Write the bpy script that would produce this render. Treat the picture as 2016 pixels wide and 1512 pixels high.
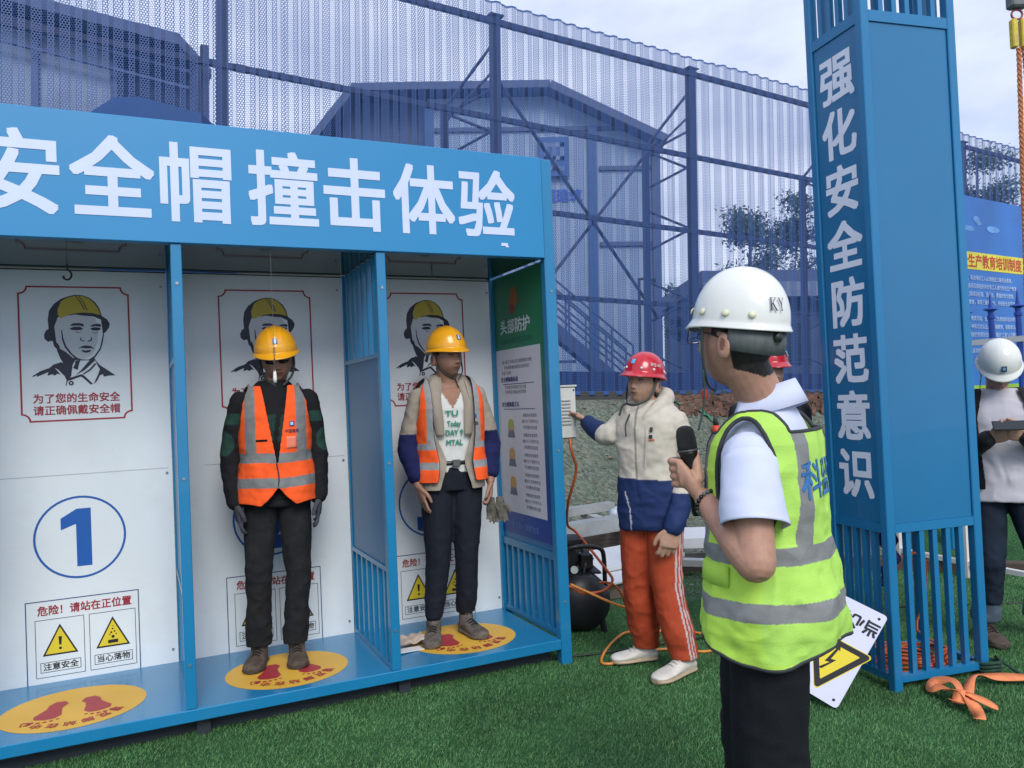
import bpy, math, random
import numpy as np
from mathutils import Vector, Matrix, Euler
random.seed(7); np.random.seed(7)
SC = bpy.context.scene
for o in list(bpy.data.objects): bpy.data.objects.remove(o)
COL = SC.collection
R = math.radians

# ---------------------------------------------------------------- camera
cd = bpy.data.cameras.new('camera'); cam = bpy.data.objects.new('camera', cd); COL.objects.link(cam)
cd.sensor_width = 36; cd.lens = 1560 / 2016 * 36; cd.clip_end = 500; cd.clip_start = .05
cam.matrix_world = Matrix.Translation((0, 0, 1.5)) @ Matrix.Rotation(math.pi / 2 + .0192, 4, 'X') @ Matrix.Rotation(-.043, 4, 'Z')
SC.camera = cam
# ---------------------------------------------------------------- sky, sun, exposure
SUN_EL, SUN_ROT = R(40), R(163)
w = bpy.data.worlds.new('World'); SC.world = w; w.use_nodes = True
nt = w.node_tree; nt.nodes.clear(); N = nt.nodes.new; L = nt.links.new
out = N('ShaderNodeOutputWorld'); bg = N('ShaderNodeBackground'); sky = N('ShaderNodeTexSky')
sky.sky_type = 'NISHITA'; sky.sun_disc = False; sky.sun_elevation = SUN_EL; sky.sun_rotation = SUN_ROT
sky.air_density = 1.0; sky.dust_density = 1.5
tc = N('ShaderNodeTexCoord'); mp = N('ShaderNodeMapping'); mp.inputs['Scale'].default_value = (1.0, 1.0, 2.6)
n1 = N('ShaderNodeTexNoise'); n1.inputs['Scale'].default_value = 2.2; n1.inputs['Detail'].default_value = 9; n1.inputs['Roughness'].default_value = .58
n1.inputs['Distortion'].default_value = .4
L(tc.outputs['Generated'], mp.inputs[0]); L(mp.outputs[0], n1.inputs['Vector'])
cr = N('ShaderNodeValToRGB'); cr.color_ramp.elements[0].position = .30; cr.color_ramp.elements[1].position = .62
L(n1.outputs['Fac'], cr.inputs[0])
n2 = N('ShaderNodeTexNoise'); n2.inputs['Scale'].default_value = 5; n2.inputs['Detail'].default_value = 6
L(mp.outputs[0], n2.inputs['Vector'])
cr2 = N('ShaderNodeValToRGB'); cr2.color_ramp.elements[0].color = (4.2, 4.75, 6.3, 1); cr2.color_ramp.elements[1].color = (6.5, 6.95, 8.3, 1)
cr2.color_ramp.elements[0].position = .3; cr2.color_ramp.elements[1].position = .7
L(n2.outputs['Fac'], cr2.inputs[0])
mx = N('ShaderNodeMix'); mx.data_type = 'RGBA'
mr = N('ShaderNodeMapRange'); mr.inputs['To Min'].default_value = .62; mr.inputs['To Max'].default_value = 1.0
L(cr.outputs[0], mr.inputs[0]); L(mr.outputs[0], mx.inputs['Factor'])
L(sky.outputs[0], mx.inputs['A']); L(cr2.outputs[0], mx.inputs['B']); L(mx.outputs['Result'], bg.inputs[0])
bg.inputs[1].default_value = .10; L(bg.outputs[0], out.inputs[0])
sl = bpy.data.lights.new('sun', 'SUN'); sl.energy = 1.5; sl.angle = R(28); sl.color = (1, .965, .92)
so = bpy.data.objects.new('sun', sl); COL.objects.link(so)
sd = Vector((math.sin(SUN_ROT) * math.cos(SUN_EL), math.cos(SUN_ROT) * math.cos(SUN_EL), math.sin(SUN_EL)))
so.rotation_euler = sd.to_track_quat('Z', 'Y').to_euler(); so.location = (0, 0, 12)
SC.view_settings.view_transform = 'Standard'; SC.view_settings.look = 'None'
SC.view_settings.exposure = .66; SC.view_settings.gamma = 1; SC.view_settings.use_curve_mapping = False
SC.cycles.max_bounces = 8; SC.cycles.transparent_max_bounces = 16; SC.cycles.use_denoising = True

# ---------------------------------------------------------------- materials
MATS = {}
def mat(name, col=(.5, .5, .5), rough=.6, metal=0, var=.12, vs=6, bump=0, bs=60, spec=.5, attr=False, coat=0, dirt=0, dcol=(.18, .14, .1), stretch=(1, 1, 1), ds=3, wr=0):
    if name in MATS: return MATS[name]
    m = bpy.data.materials.new(name); m.use_nodes = True; t = m.node_tree; b = t.nodes['Principled BSDF']
    b.inputs['Roughness'].default_value = rough; b.inputs['Metallic'].default_value = metal
    b.inputs['Specular IOR Level'].default_value = spec; b.inputs['Coat Weight'].default_value = coat
    tc = t.nodes.new('ShaderNodeTexCoord'); mp = t.nodes.new('ShaderNodeMapping'); mp.inputs['Scale'].default_value = stretch
    t.links.new(tc.outputs['Object'], mp.inputs[0])
    if attr:
        a = t.nodes.new('ShaderNodeAttribute'); a.attribute_name = 'col'; src = a.outputs['Color']
    else:
        c = t.nodes.new('ShaderNodeRGB'); c.outputs[0].default_value = (*col, 1); src = c.outputs[0]
    if var:
        n = t.nodes.new('ShaderNodeTexNoise'); n.inputs['Scale'].default_value = vs; n.inputs['Detail'].default_value = 6
        t.links.new(mp.outputs[0], n.inputs['Vector'])
        r = t.nodes.new('ShaderNodeMapRange'); r.inputs['From Min'].default_value = .3; r.inputs['From Max'].default_value = .7
        r.inputs['To Min'].default_value = 1 - var; r.inputs['To Max'].default_value = 1 + var
        t.links.new(n.outputs['Fac'], r.inputs[0])
        v = t.nodes.new('ShaderNodeVectorMath'); v.operation = 'SCALE'
        t.links.new(src, v.inputs[0]); t.links.new(r.outputs[0], v.inputs['Scale']); src = v.outputs[0]
    if dirt:
        n = t.nodes.new('ShaderNodeTexNoise'); n.inputs['Scale'].default_value = ds; n.inputs['Detail'].default_value = 9; n.inputs['Roughness'].default_value = .7
        t.links.new(mp.outputs[0], n.inputs['Vector'])
        r = t.nodes.new('ShaderNodeMapRange'); r.inputs['From Min'].default_value = .5; r.inputs['From Max'].default_value = .75; r.inputs['To Max'].default_value = dirt
        t.links.new(n.outputs['Fac'], r.inputs[0])
        x = t.nodes.new('ShaderNodeMix'); x.data_type = 'RGBA'; x.inputs['B'].default_value = (*dcol, 1)
        t.links.new(r.outputs[0], x.inputs['Factor']); t.links.new(src, x.inputs['A']); src = x.outputs['Result']
    t.links.new(src, b.inputs['Base Color'])
    if bump:
        n = t.nodes.new('ShaderNodeTexNoise'); n.inputs['Scale'].default_value = bs; n.inputs['Detail'].default_value = 4
        t.links.new(mp.outputs[0], n.inputs['Vector'])
        bb = t.nodes.new('ShaderNodeBump'); bb.inputs['Strength'].default_value = bump; bb.inputs['Distance'].default_value = .01
        t.links.new(n.outputs['Fac'], bb.inputs['Height']); t.links.new(bb.outputs[0], b.inputs['Normal'])
        if wr:   # soft creases in cloth
            n = t.nodes.new('ShaderNodeTexNoise'); n.noise_type = 'RIDGED_MULTIFRACTAL'; n.inputs['Scale'].default_value = 7; n.inputs['Detail'].default_value = 2.5; n.inputs['Distortion'].default_value = .9; n.inputs['Roughness'].default_value = .45
            m2 = t.nodes.new('ShaderNodeMapping'); m2.inputs['Rotation'].default_value = (.5, .4, .3); m2.inputs['Scale'].default_value = (1.1, 1.1, .75)
            t.links.new(tc.outputs['Object'], m2.inputs[0]); t.links.new(m2.outputs[0], n.inputs['Vector'])
            b2 = t.nodes.new('ShaderNodeBump'); b2.inputs['Strength'].default_value = wr; b2.inputs['Distance'].default_value = .02
            t.links.new(n.outputs['Fac'], b2.inputs['Height']); t.links.new(b2.outputs[0], bb.inputs['Normal'])
    MATS[name] = m
    return m

# ---------------------------------------------------------------- basic mesh helpers
def newmesh(name, v, f, m=None, smooth=False, mi=None):
    me = bpy.data.meshes.new(name)
    me.from_pydata([tuple(map(float, p)) for p in v], [], [tuple(map(int, q)) for q in f])
    if m is not None:
        for x in (m if isinstance(m, (list, tuple)) else [m]): me.materials.append(x)
    if mi is not None: me.polygons.foreach_set('material_index', list(mi))
    if smooth: me.polygons.foreach_set('use_smooth', [True] * len(me.polygons))
    me.update(); return me
def link(name, me, parent=None, loc=None, rot=None, label=None, cat=None, group=None, kind=None, mw=None):
    o = bpy.data.objects.new(name, me); COL.objects.link(o)
    if parent is not None: o.parent = parent
    if loc is not None: o.location = loc
    if rot is not None: o.rotation_euler = rot
    if mw is not None: o.matrix_world = mw
    if label: o['label'] = label
    if cat: o['category'] = cat
    if group: o['group'] = group
    if kind: o['kind'] = kind
    return o
def thing(name, label, cat, loc=(0, 0, 0), rz=0, group=None, mw=None):
    o = link(name, None, None, loc, (0, 0, rz), label, cat, group, None, mw)
    o.empty_display_size = .1
    return o
class MB:
    def __init__(s): s.v = []; s.f = []; s.mi = []
    def add(s, v, f, mi=0):
        n = len(s.v); s.v += [tuple(map(float, p)) for p in v]; s.f += [tuple(int(i) + n for i in q) for q in f]; s.mi += [mi] * len(f); return s
    def box(s, x0, x1, y0, y1, z0, z1, mi=0, b=0):
        if b <= 0:
            v = [(x, y, z) for z in (z0, z1) for y in (y0, y1) for x in (x0, x1)]
            f = [(0, 2, 3, 1), (4, 5, 7, 6), (0, 1, 5, 4), (2, 6, 7, 3), (0, 4, 6, 2), (1, 3, 7, 5)]
            return s.add(v, f, mi)
        # chamfered vertical-section box
        v = []
        for z, q in ((z0, b), (z0 + b, 0), (z1 - b, 0), (z1, b)):
            for (cx, cy, sx, sy) in ((x0, y0, 1, 1), (x1, y0, -1, 1), (x1, y1, -1, -1), (x0, y1, 1, -1)):
                e = b if q == 0 else 2 * b
                a1 = (cx + sx * q, cy + sy * (e if q else b), z); a2 = (cx + sx * (e if q else b), cy + sy * q, z)
                v += ([a1, a2] if sx * sy > 0 else [a2, a1])
        f = []
        for k in range(3):
            for i in range(8): f.append((k * 8 + i, k * 8 + (i + 1) % 8, k * 8 + 8 + (i + 1) % 8, k * 8 + 8 + i))
        f.append(tuple(range(7, -1, -1))); f.append(tuple(range(24, 32)))
        return s.add(v, f, mi)
    def tube(s, pts, r, n=8, mi=0, closed=False):
        v, f = tube(pts, r, n, closed); return s.add(v, f, mi)
    def cyl(s, a, b, r, n=12, mi=0, r2=None):
        v, f = tube([a, b], [r, r if r2 is None else r2], n); return s.add(v, f, mi)
    def mesh(s, name, m, smooth=False): return newmesh(name, s.v, s.f, m, smooth, s.mi)
    def obj(s, name, m, parent=None, smooth=False, **k): return link(name, s.mesh(name, m, smooth), parent, **k)
def unit(a):
    a = np.asarray(a, float); n = np.linalg.norm(a); return a / n if n > 1e-12 else a
def frames(P, ref=None, closed=False):
    P = np.asarray(P, float); n = len(P)
    T = np.zeros_like(P)
    for i in range(n):
        if closed: T[i] = unit(P[(i + 1) % n] - P[i - 1])
        else: T[i] = unit(P[min(i + 1, n - 1)] - P[max(i - 1, 0)])
    if ref is None: ref = np.array([0, 0, 1.]) if abs(T[0][2]) < .9 else np.array([1., 0, 0])
    A = []; a = unit(ref - T[0] * np.dot(ref, T[0]))
    for i in range(n):
        a = unit(a - T[i] * np.dot(a, T[i])); A.append(a)
    A = np.array(A); B = np.cross(T, A)
    return T, A, B
def tube(pts, r, n=8, closed=False):
    P = np.asarray(pts, float); T, A, B = frames(P, closed=closed)
    rr = np.full(len(P), r) if np.isscalar(r) else np.asarray(r, float)
    th = np.linspace(0, 2 * math.pi, n, endpoint=False)
    V = (P[:, None] + rr[:, None, None] * (np.cos(th)[None, :, None] * A[:, None] + np.sin(th)[None, :, None] * B[:, None])).reshape(-1, 3)
    f = []; m = len(P)
    for i in range(m if closed else m - 1):
        for j in range(n): f.append((i * n + j, i * n + (j + 1) % n, ((i + 1) % m) * n + (j + 1) % n, ((i + 1) % m) * n + j))
    if not closed: f.append(tuple(range(n - 1, -1, -1))); f.append(tuple(range((m - 1) * n, m * n)))
    return V, f
def spline(pts, k=6, closed=False):
    P = np.asarray(pts, float); n = len(P); out = []
    rng = range(n if closed else n - 1)
    for i in rng:
        if closed: p0, p1, p2, p3 = P[i - 1], P[i], P[(i + 1) % n], P[(i + 2) % n]
        else: p0, p1, p2, p3 = P[max(i - 1, 0)], P[i], P[i + 1], P[min(i + 2, n - 1)]
        for j in range(k):
            t = j / k; out.append(.5 * ((2 * p1) + (-p0 + p2) * t + (2 * p0 - 5 * p1 + 4 * p2 - p3) * t * t + (-p0 + 3 * p1 - 3 * p2 + p3) * t ** 3))
    if not closed: out.append(P[-1])
    return np.array(out)
def poly_plate(pts, z0, z1, plane='xz', y=0):
    """extruded polygon (list of 2D points); plane xz: thickness along y"""
    n = len(pts); v = []
    for t in (z0, z1):
        for a, b in pts: v.append((a, t, b) if plane == 'xz' else (a, b, t))
    f = [tuple(range(n)), tuple(range(2 * n - 1, n - 1, -1))] + [(i, i + n, (i + 1) % n + n, (i + 1) % n) for i in range(n)]
    return v, f
# ---- lettering: filled glyph outlines (flat print), thickened by small stacked shifts
GL = {}
def glyphs(body, bold=.02):
    key = (body, bold)
    if key in GL: return GL[key]
    c = bpy.data.curves.new('glyph', 'FONT'); c.body = body; c.size = 1; c.resolution_u = 2; c.align_x = 'CENTER'
    o = bpy.data.objects.new('glyph', c); COL.objects.link(o)
    me = bpy.data.meshes.new_from_object(o.evaluated_get(bpy.context.evaluated_depsgraph_get()))
    v = np.array([p.co[:] for p in me.vertices]).reshape(-1, 3); f = [tuple(p.vertices) for p in me.polygons]
    bpy.data.objects.remove(o); bpy.data.meshes.remove(me); bpy.data.curves.remove(c)
    if len(v):
        V = []; F = []; k = 0
        shifts = [(0, 0)] if not bold else [(0, 0), (bold, 0), (-bold, 0), (0, bold), (0, -bold), (bold, bold), (-bold, bold), (bold, -bold), (-bold, -bold)]
        for i, (a, b) in enumerate(shifts):
            w_ = v.copy(); w_[:, 0] += a; w_[:, 1] += b; w_[:, 2] = i
            V.append(w_); F += [tuple(q + k for q in p) for p in f]; k += len(v)
        v = np.concatenate(V); f = F
        v[:, 1] -= .36   # centre the CJK box roughly
    GL[key] = (v, f); return GL[key]
def text_mesh(body, m, sx, sz, bold=.02, place=None, name='lettering', eps=.00012):
    """place: function mapping arrays (x, z, layer) -> Nx3"""
    v, f = glyphs(body, bold)
    P = place(v[:, 0] * sx, v[:, 1] * sz, v[:, 2] * eps)
    return newmesh(name, P, f, m)
def wall_text(body, m, cx, cz, y, sx, sz, parent, bold=.02, name='lettering', sgn=-1, **k):
    me = text_mesh(body, m, sx, sz, bold, lambda a, b, c: np.stack([a + cx, y + sgn * c, b + cz], 1), name)
    return link(name, me, parent, **k)
# ---- value noise
def _h(ix, iy, iz, seed):
    n = np.sin(ix * 127.1 + iy * 311.7 + iz * 74.7 + seed * 53.3) * 43758.5453
    return n - np.floor(n)
def vnoise(P, sc=1, seed=0):
    Q = np.asarray(P, float) * np.asarray(sc, float); I = np.floor(Q); F = Q - I; F = F * F * (3 - 2 * F); r = 0
    for dx in (0, 1):
        for dy in (0, 1):
            for dz in (0, 1):
                wt = (F[:, 0] if dx else 1 - F[:, 0]) * (F[:, 1] if dy else 1 - F[:, 1]) * (F[:, 2] if dz else 1 - F[:, 2])
                r = r + wt * _h(I[:, 0] + dx, I[:, 1] + dy, I[:, 2] + dz, seed)
    return r * 2 - 1
def fbm(P, sc=1, seed=0, o=3):
    r = 0; a = 1; t = 0
    for k in range(o): r = r + a * vnoise(P, np.asarray(sc) * 2 ** k, seed + k); t += a; a *= .5
    return r / t

# ================================================================ SETTING: ground, terrain
BGM = Matrix.Translation((0, 0, 1.5)) @ Matrix.Rotation(.031, 4, 'Y') @ Matrix.Translation((0, 0, -1.5))   # the ground beyond leans a little to the east
FU = np.array([math.sin(R(59.4)), math.cos(R(59.4))]); FD = np.array([-FU[1], FU[0]])
def smooth(x): x = np.clip(x, 0, 1); return x * x * (3 - 2 * x)
def ground_z(X, Y):
    X = np.asarray(X, float); Y = np.asarray(Y, float)
    s = X * FD[0] + Y * FD[1]
    P = np.stack([X, Y, 0 * X], -1).reshape(-1, 3)
    n = (fbm(P, .9, 3) * .07).reshape(X.shape) * smooth((s - 5.6) / 1.5) + (fbm(P, 5, 9) * .03).reshape(X.shape) * smooth((s - 5.6) / 1.5)
    n = n * (1 - smooth((s - 8.6) / .8))
    return smooth((s - 6.9) / 2.6) * (1.50 - .031 * X) + n - .02 * smooth((s - 4.7) / .3)
def grid_mesh(name, xs, ys, zf, m, smooth_=True):
    X, Y = np.meshgrid(xs, ys); Z = zf(X, Y); nx = len(xs); ny = len(ys)
    V = np.stack([X, Y, Z], -1).reshape(-1, 3)
    i = np.arange(nx - 1)[None] + nx * np.arange(ny - 1)[:, None]; i = i.reshape(-1)
    return newmesh(name, V, np.stack([i, i + 1, i + 1 + nx, i + nx], 1), m, smooth_)
def ground_mat():
    m = mat('gravel_soil', (.2, .2, .16), .95, bump=0)
    t = m.node_tree; t.nodes.clear(); N = t.nodes.new; L = t.links.new
    o = N('ShaderNodeOutputMaterial'); b = N('ShaderNodeBsdfPrincipled'); b.inputs['Roughness'].default_value = .95; b.inputs['Specular IOR Level'].default_value = .2
    tc = N('ShaderNodeTexCoord'); v = N('ShaderNodeTexVoronoi'); v.inputs['Scale'].default_value = 30; v.inputs['Randomness'].default_value = 1
    n = N('ShaderNodeTexNoise'); n.inputs['Scale'].default_value = 1.3; n.inputs['Detail'].default_value = 8
    n2 = N('ShaderNodeTexNoise'); n2.inputs['Scale'].default_value = 14; n2.inputs['Detail'].default_value = 5
    for q in (v, n, n2): L(tc.outputs['Object'], q.inputs['Vector'])
    r = N('ShaderNodeValToRGB'); e = r.color_ramp.elements; e[0].position = .32; e[0].color = (.10, .14, .105, 1); e[1].position = .68; e[1].color = (.165, .18, .145, 1)
    L(n.outputs['Fac'], r.inputs[0])
    hs = N('ShaderNodeHueSaturation'); L(r.outputs[0], hs.inputs['Color'])
    mr = N('ShaderNodeMapRange'); mr.inputs['To Min'].default_value = .62; mr.inputs['To Max'].default_value = 1.4
    sx = N('ShaderNodeSeparateColor'); L(v.outputs['Color'], sx.inputs[0]); L(sx.outputs[0], mr.inputs[0]); L(mr.outputs[0], hs.inputs['Value'])
    mx = N('ShaderNodeMix'); mx.data_type = 'RGBA'; mx.inputs['B'].default_value = (.13, .11, .08, 1)
    m2 = N('ShaderNodeMapRange'); m2.inputs['From Min'].default_value = .55; m2.inputs['From Max'].default_value = .7; m2.inputs['To Max'].default_value = .6
    L(n2.outputs['Fac'], m2.inputs[0]); L(m2.outputs[0], mx.inputs['Factor']); L(hs.outputs[0], mx.inputs['A']); L(mx.outputs['Result'], b.inputs['Base Color'])
    bp = N('ShaderNodeBump'); bp.inputs['Strength'].default_value = .9; bp.inputs['Distance'].default_value = .03
    L(v.outputs['Distance'], bp.inputs['Height']); L(bp.outputs[0], b.inputs['Normal']); L(b.outputs[0], o.inputs[0])
    return m
GM = ground_mat()
xs = np.concatenate([np.linspace(-120, -12, 12), np.linspace(-11, 14, 220), np.linspace(15, 120, 12)])
ys = np.concatenate([np.linspace(-8, 5, 12), np.linspace(5.2, 22, 190), np.linspace(23, 220, 14)])
def gz(X, Y): return np.where(Y < 5.2, -.03, ground_z(X, Y)) - .004
link('ground', grid_mesh('ground', xs, ys, gz, GM), kind='structure')
# artificial turf
def turf_mat():
    m = bpy.data.materials.new('turf'); m.use_nodes = True; t = m.node_tree; b = t.nodes['Principled BSDF']; N = t.nodes.new; L = t.links.new
    b.inputs['Roughness'].default_value = .9; b.inputs['Specular IOR Level'].default_value = .15
    tc = N('ShaderNodeTexCoord'); n = N('ShaderNodeTexNoise'); n.inputs['Scale'].default_value = 90; n.inputs['Detail'].default_value = 4
    n2 = N('ShaderNodeTexNoise'); n2.inputs['Scale'].default_value = 2.2; n2.inputs['Detail'].default_value = 7
    L(tc.outputs['Object'], n.inputs['Vector']); L(tc.outputs['Object'], n2.inputs['Vector'])
    r = N('ShaderNodeValToRGB'); e = r.color_ramp.elements; e[0].position = .3; e[0].color = (.010, .040, .016, 1); e[1].position = .72; e[1].color = (.055, .15, .055, 1)
    L(n.outputs['Fac'], r.inputs[0]); hs = N('ShaderNodeHueSaturation'); mr = N('ShaderNodeMapRange'); mr.inputs['From Min'].default_value = .3; mr.inputs['From Max'].default_value = .7
    mr.inputs['To Min'].default_value = .7; mr.inputs['To Max'].default_value = 1.3; L(n2.outputs['Fac'], mr.inputs[0]); L(mr.outputs[0], hs.inputs['Value']); L(r.outputs[0], hs.inputs['Color'])
    L(hs.outputs[0], b.inputs['Base Color'])
    bp = N('ShaderNodeBump'); bp.inputs['Strength'].default_value = .8; bp.inputs['Distance'].default_value = .01; L(n.outputs['Fac'], bp.inputs['Height']); L(bp.outputs[0], b.inputs['Normal'])
    return m
TM = turf_mat()
def turf_h(X, Y):
    P = np.stack([X, Y, 0 * X], -1).reshape(-1, 3)
    return (fbm(P, 1.3, 21) * .010).reshape(X.shape) + .004
xs = np.linspace(-6, 6.5, 90); ys = np.linspace(.2, 5.72, 60)
link('artificial_turf', grid_mesh('artificial_turf', xs, ys, turf_h, TM), kind='structure')
xs2 = np.linspace(1.55, 7.5, 40); ys2 = np.linspace(5.722, 6.95, 14)
link('turf_path', grid_mesh('turf_path', xs2, ys2, turf_h, TM), kind='structure')
def bank(X, Y):
    q = np.clip((Y - 6.86 + (X - 3) * .45) / 1.5, 0, 1); return .004 + .95 * smooth(q * .9) + .25 * (q > 0) * .0
bm = grid_mesh('turf_bank', np.linspace(0, 4.5, 40), np.linspace(5.8, 9.2, 40), lambda X, Y: bank(X + .485 * Y, Y), TM)
for v_ in bm.vertices: v_.co.x += .485 * v_.co.y
link('turf_bank', bm, kind='structure')
# individual blades of the turf where the camera stands close to it
def blades(name, n, xr, yr, hmin, hmax, cull, label):
    rng = np.random.default_rng(5)
    x = rng.uniform(*xr, n); y = rng.uniform(*yr, n); k = cull(x, y); x = x[k]; y = y[k]; n = len(x)
    z = turf_h(x[None], y[None])[0]
    a = rng.uniform(0, 2 * math.pi, n); h = rng.uniform(hmin, hmax, n) * (1 + .35 * fbm(np.stack([x, y, 0 * x], 1), 6, 4)); wd = rng.uniform(.0012, .0022, n)
    lx = rng.normal(0, .007, n) + .004; ly = rng.normal(0, .007, n)
    V = np.empty((n, 3, 3)); V[:, 0] = np.stack([x - np.cos(a) * wd, y - np.sin(a) * wd, z - .002], 1); V[:, 1] = np.stack([x + np.cos(a) * wd, y + np.sin(a) * wd, z - .002], 1)
    V[:, 2] = np.stack([x + lx, y + ly, z + h], 1)
    me = bpy.data.meshes.new(name); me.vertices.add(3 * n); me.vertices.foreach_set('co', V.reshape(-1)); me.loops.add(3 * n); me.loops.foreach_set('vertex_index', np.arange(3 * n))
    me.polygons.add(n); me.polygons.foreach_set('loop_start', np.arange(0, 3 * n, 3)); me.polygons.foreach_set('material_index', rng.integers(0, 3, n))
    for c in ((.045, .145, .048), (.08, .235, .078), (.14, .29, .11)): me.materials.append(mat('turf_blade_%d' % int(c[1] * 1000), c, .55, var=.25, vs=3, spec=.35))
    me.update(); return link(name, me, kind='stuff', label=label, cat='grass')
def cull(x, y):
    lx = (x - .263) * .9056 + (y - 4.475) * .4242
    dy = -(x - .263) * .4242 + (y - 4.475) * .9056
    inb = (lx < 0.02) & (dy > .25)
    return (np.abs(x) < .68 * y + .25) & ~inb & (np.random.default_rng(2).random(len(x)) < np.clip(9 / y ** 1.6, .15, 1))
blades('grass_blades', 760000, (-3.2, 4.3), (2.35, 6.6), .008, .017, cull, 'short green artificial turf blades covering the foreground')
# gravel stones on the bank and the flat behind the turf
def stones():
    rng = np.random.default_rng(8); n = 4200; V = []; F = []; MI = []
    base = np.array([(0, 0, 1), (.9, 0, .3), (.28, .85, .35), (-.72, .53, .3), (-.72, -.53, .35), (.28, -.85, .3), (0, 0, -.6)], float)
    fc = [(0, 1, 2), (0, 2, 3), (0, 3, 4), (0, 4, 5), (0, 5, 1), (6, 2, 1), (6, 3, 2), (6, 4, 3), (6, 5, 4), (6, 1, 5)]
    x = rng.uniform(-1.5, 7, n); y = rng.uniform(5.8, 13.5, n); s = x * FD[0] + y * FD[1]; k = (s < 9.4) & ~((x > 2.3) & (y < 9) & (y > 5.6) & (x + y * .3 > 4.6)) & ((y > 6.1) | (x < 1.4)); x = x[k]; y = y[k]; n = len(x)
    z = ground_z(x, y); r = rng.uniform(.008, .022, n) * (1 + 1.3 * (rng.random(n) < .06))
    for i in range(n):
        a = rng.uniform(0, 6.28); c, s_ = math.cos(a), math.sin(a); b = base * (1 + rng.uniform(-.3, .3, base.shape)) * r[i] * np.array([1.2, .9, .7])
        b = np.stack([b[:, 0] * c - b[:, 1] * s_, b[:, 0] * s_ + b[:, 1] * c, b[:, 2]], 1) + (x[i], y[i], z[i])
        q = len(V) ; V += list(b); F += [tuple(j + q for j in f) for f in fc]; MI += [i % 3] * 10
    ms = [mat('stone_grey', (.21, .22, .19), .9, var=.25, vs=15), mat('stone_dark', (.15, .165, .14), .9, var=.25, vs=15), mat('stone_brown', (.19, .16, .12), .9, var=.25, vs=15)]
    return newmesh('gravel', V, F, ms, False, MI)
link('gravel', stones(), kind='stuff', label='loose grey and brown gravel on the bank below the blue fence', cat='gravel')
# reddish rubble at the crest, behind the presenter
def rubble():
    rng = np.random.default_rng(11); V = []; F = []; n = 900
    for i in range(n):
        t = rng.uniform(0, 1); x = 2.5 + t * 3.6; sp = rng.uniform(8.75, 9.45); y = (sp - x * FD[0]) / FD[1]
        z = float(ground_z(np.array([x]), np.array([y]))[0]); r = rng.uniform(.02, .06)
        c = rng.normal(0, 1, (8, 3)); c /= np.linalg.norm(c, axis=1)[:, None]
        b = np.array([(sx, sy, sz) for sz in (-1, 1) for sy in (-1, 1) for sx in (-1, 1)], float) * rng.uniform(.4, 1.1, (8, 3)) * r + (x, y, z + .02)
        q = len(V); V += list(b); F += [tuple(j + q for j in f) for f in [(0, 2, 3, 1), (4, 5, 7, 6), (0, 1, 5, 4), (2, 6, 7, 3), (0, 4, 6, 2), (1, 3, 7, 5)]]
    return newmesh('rubble', V, F, mat('rubble_red', (.13, .075, .055), .95, var=.5, vs=6))
link('rubble', rubble(), kind='stuff', label='reddish brown rubble along the foot of the blue fence', cat='rubble')
def net_strip():
    P0 = np.array([(2.38, 12.22), (2.6, 12.15), (2.8, 12.0), (3.0, 11.75), (3.2, 11.45)]); P = spline(P0, 10); V = []; F = []
    for i, p in enumerate(P):
        for j in range(5):
            x = p[0] + j * .035; y = p[1] - j * .06; V.append((x, y, float(ground_z(np.array([x]), np.array([y]))[0]) + .03 + .012 * math.sin(i * 1.3 + j)))
    for i in range(len(P) - 1):
        for j in range(4): F.append((i * 5 + j, i * 5 + j + 1, i * 5 + 6 + j, i * 5 + 5 + j))
    m = newmesh('net_cover', V, F, mat('green_net', (.03, .2, .12), .7, var=.25, vs=20, bump=.4, bs=200), True)
    o = link('net_cover', m, label='green dust net strip running down the gravel bank', cat='netting'); sm = o.modifiers.new('s', 'SOLIDIFY'); sm.thickness = .006
net_strip()

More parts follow.
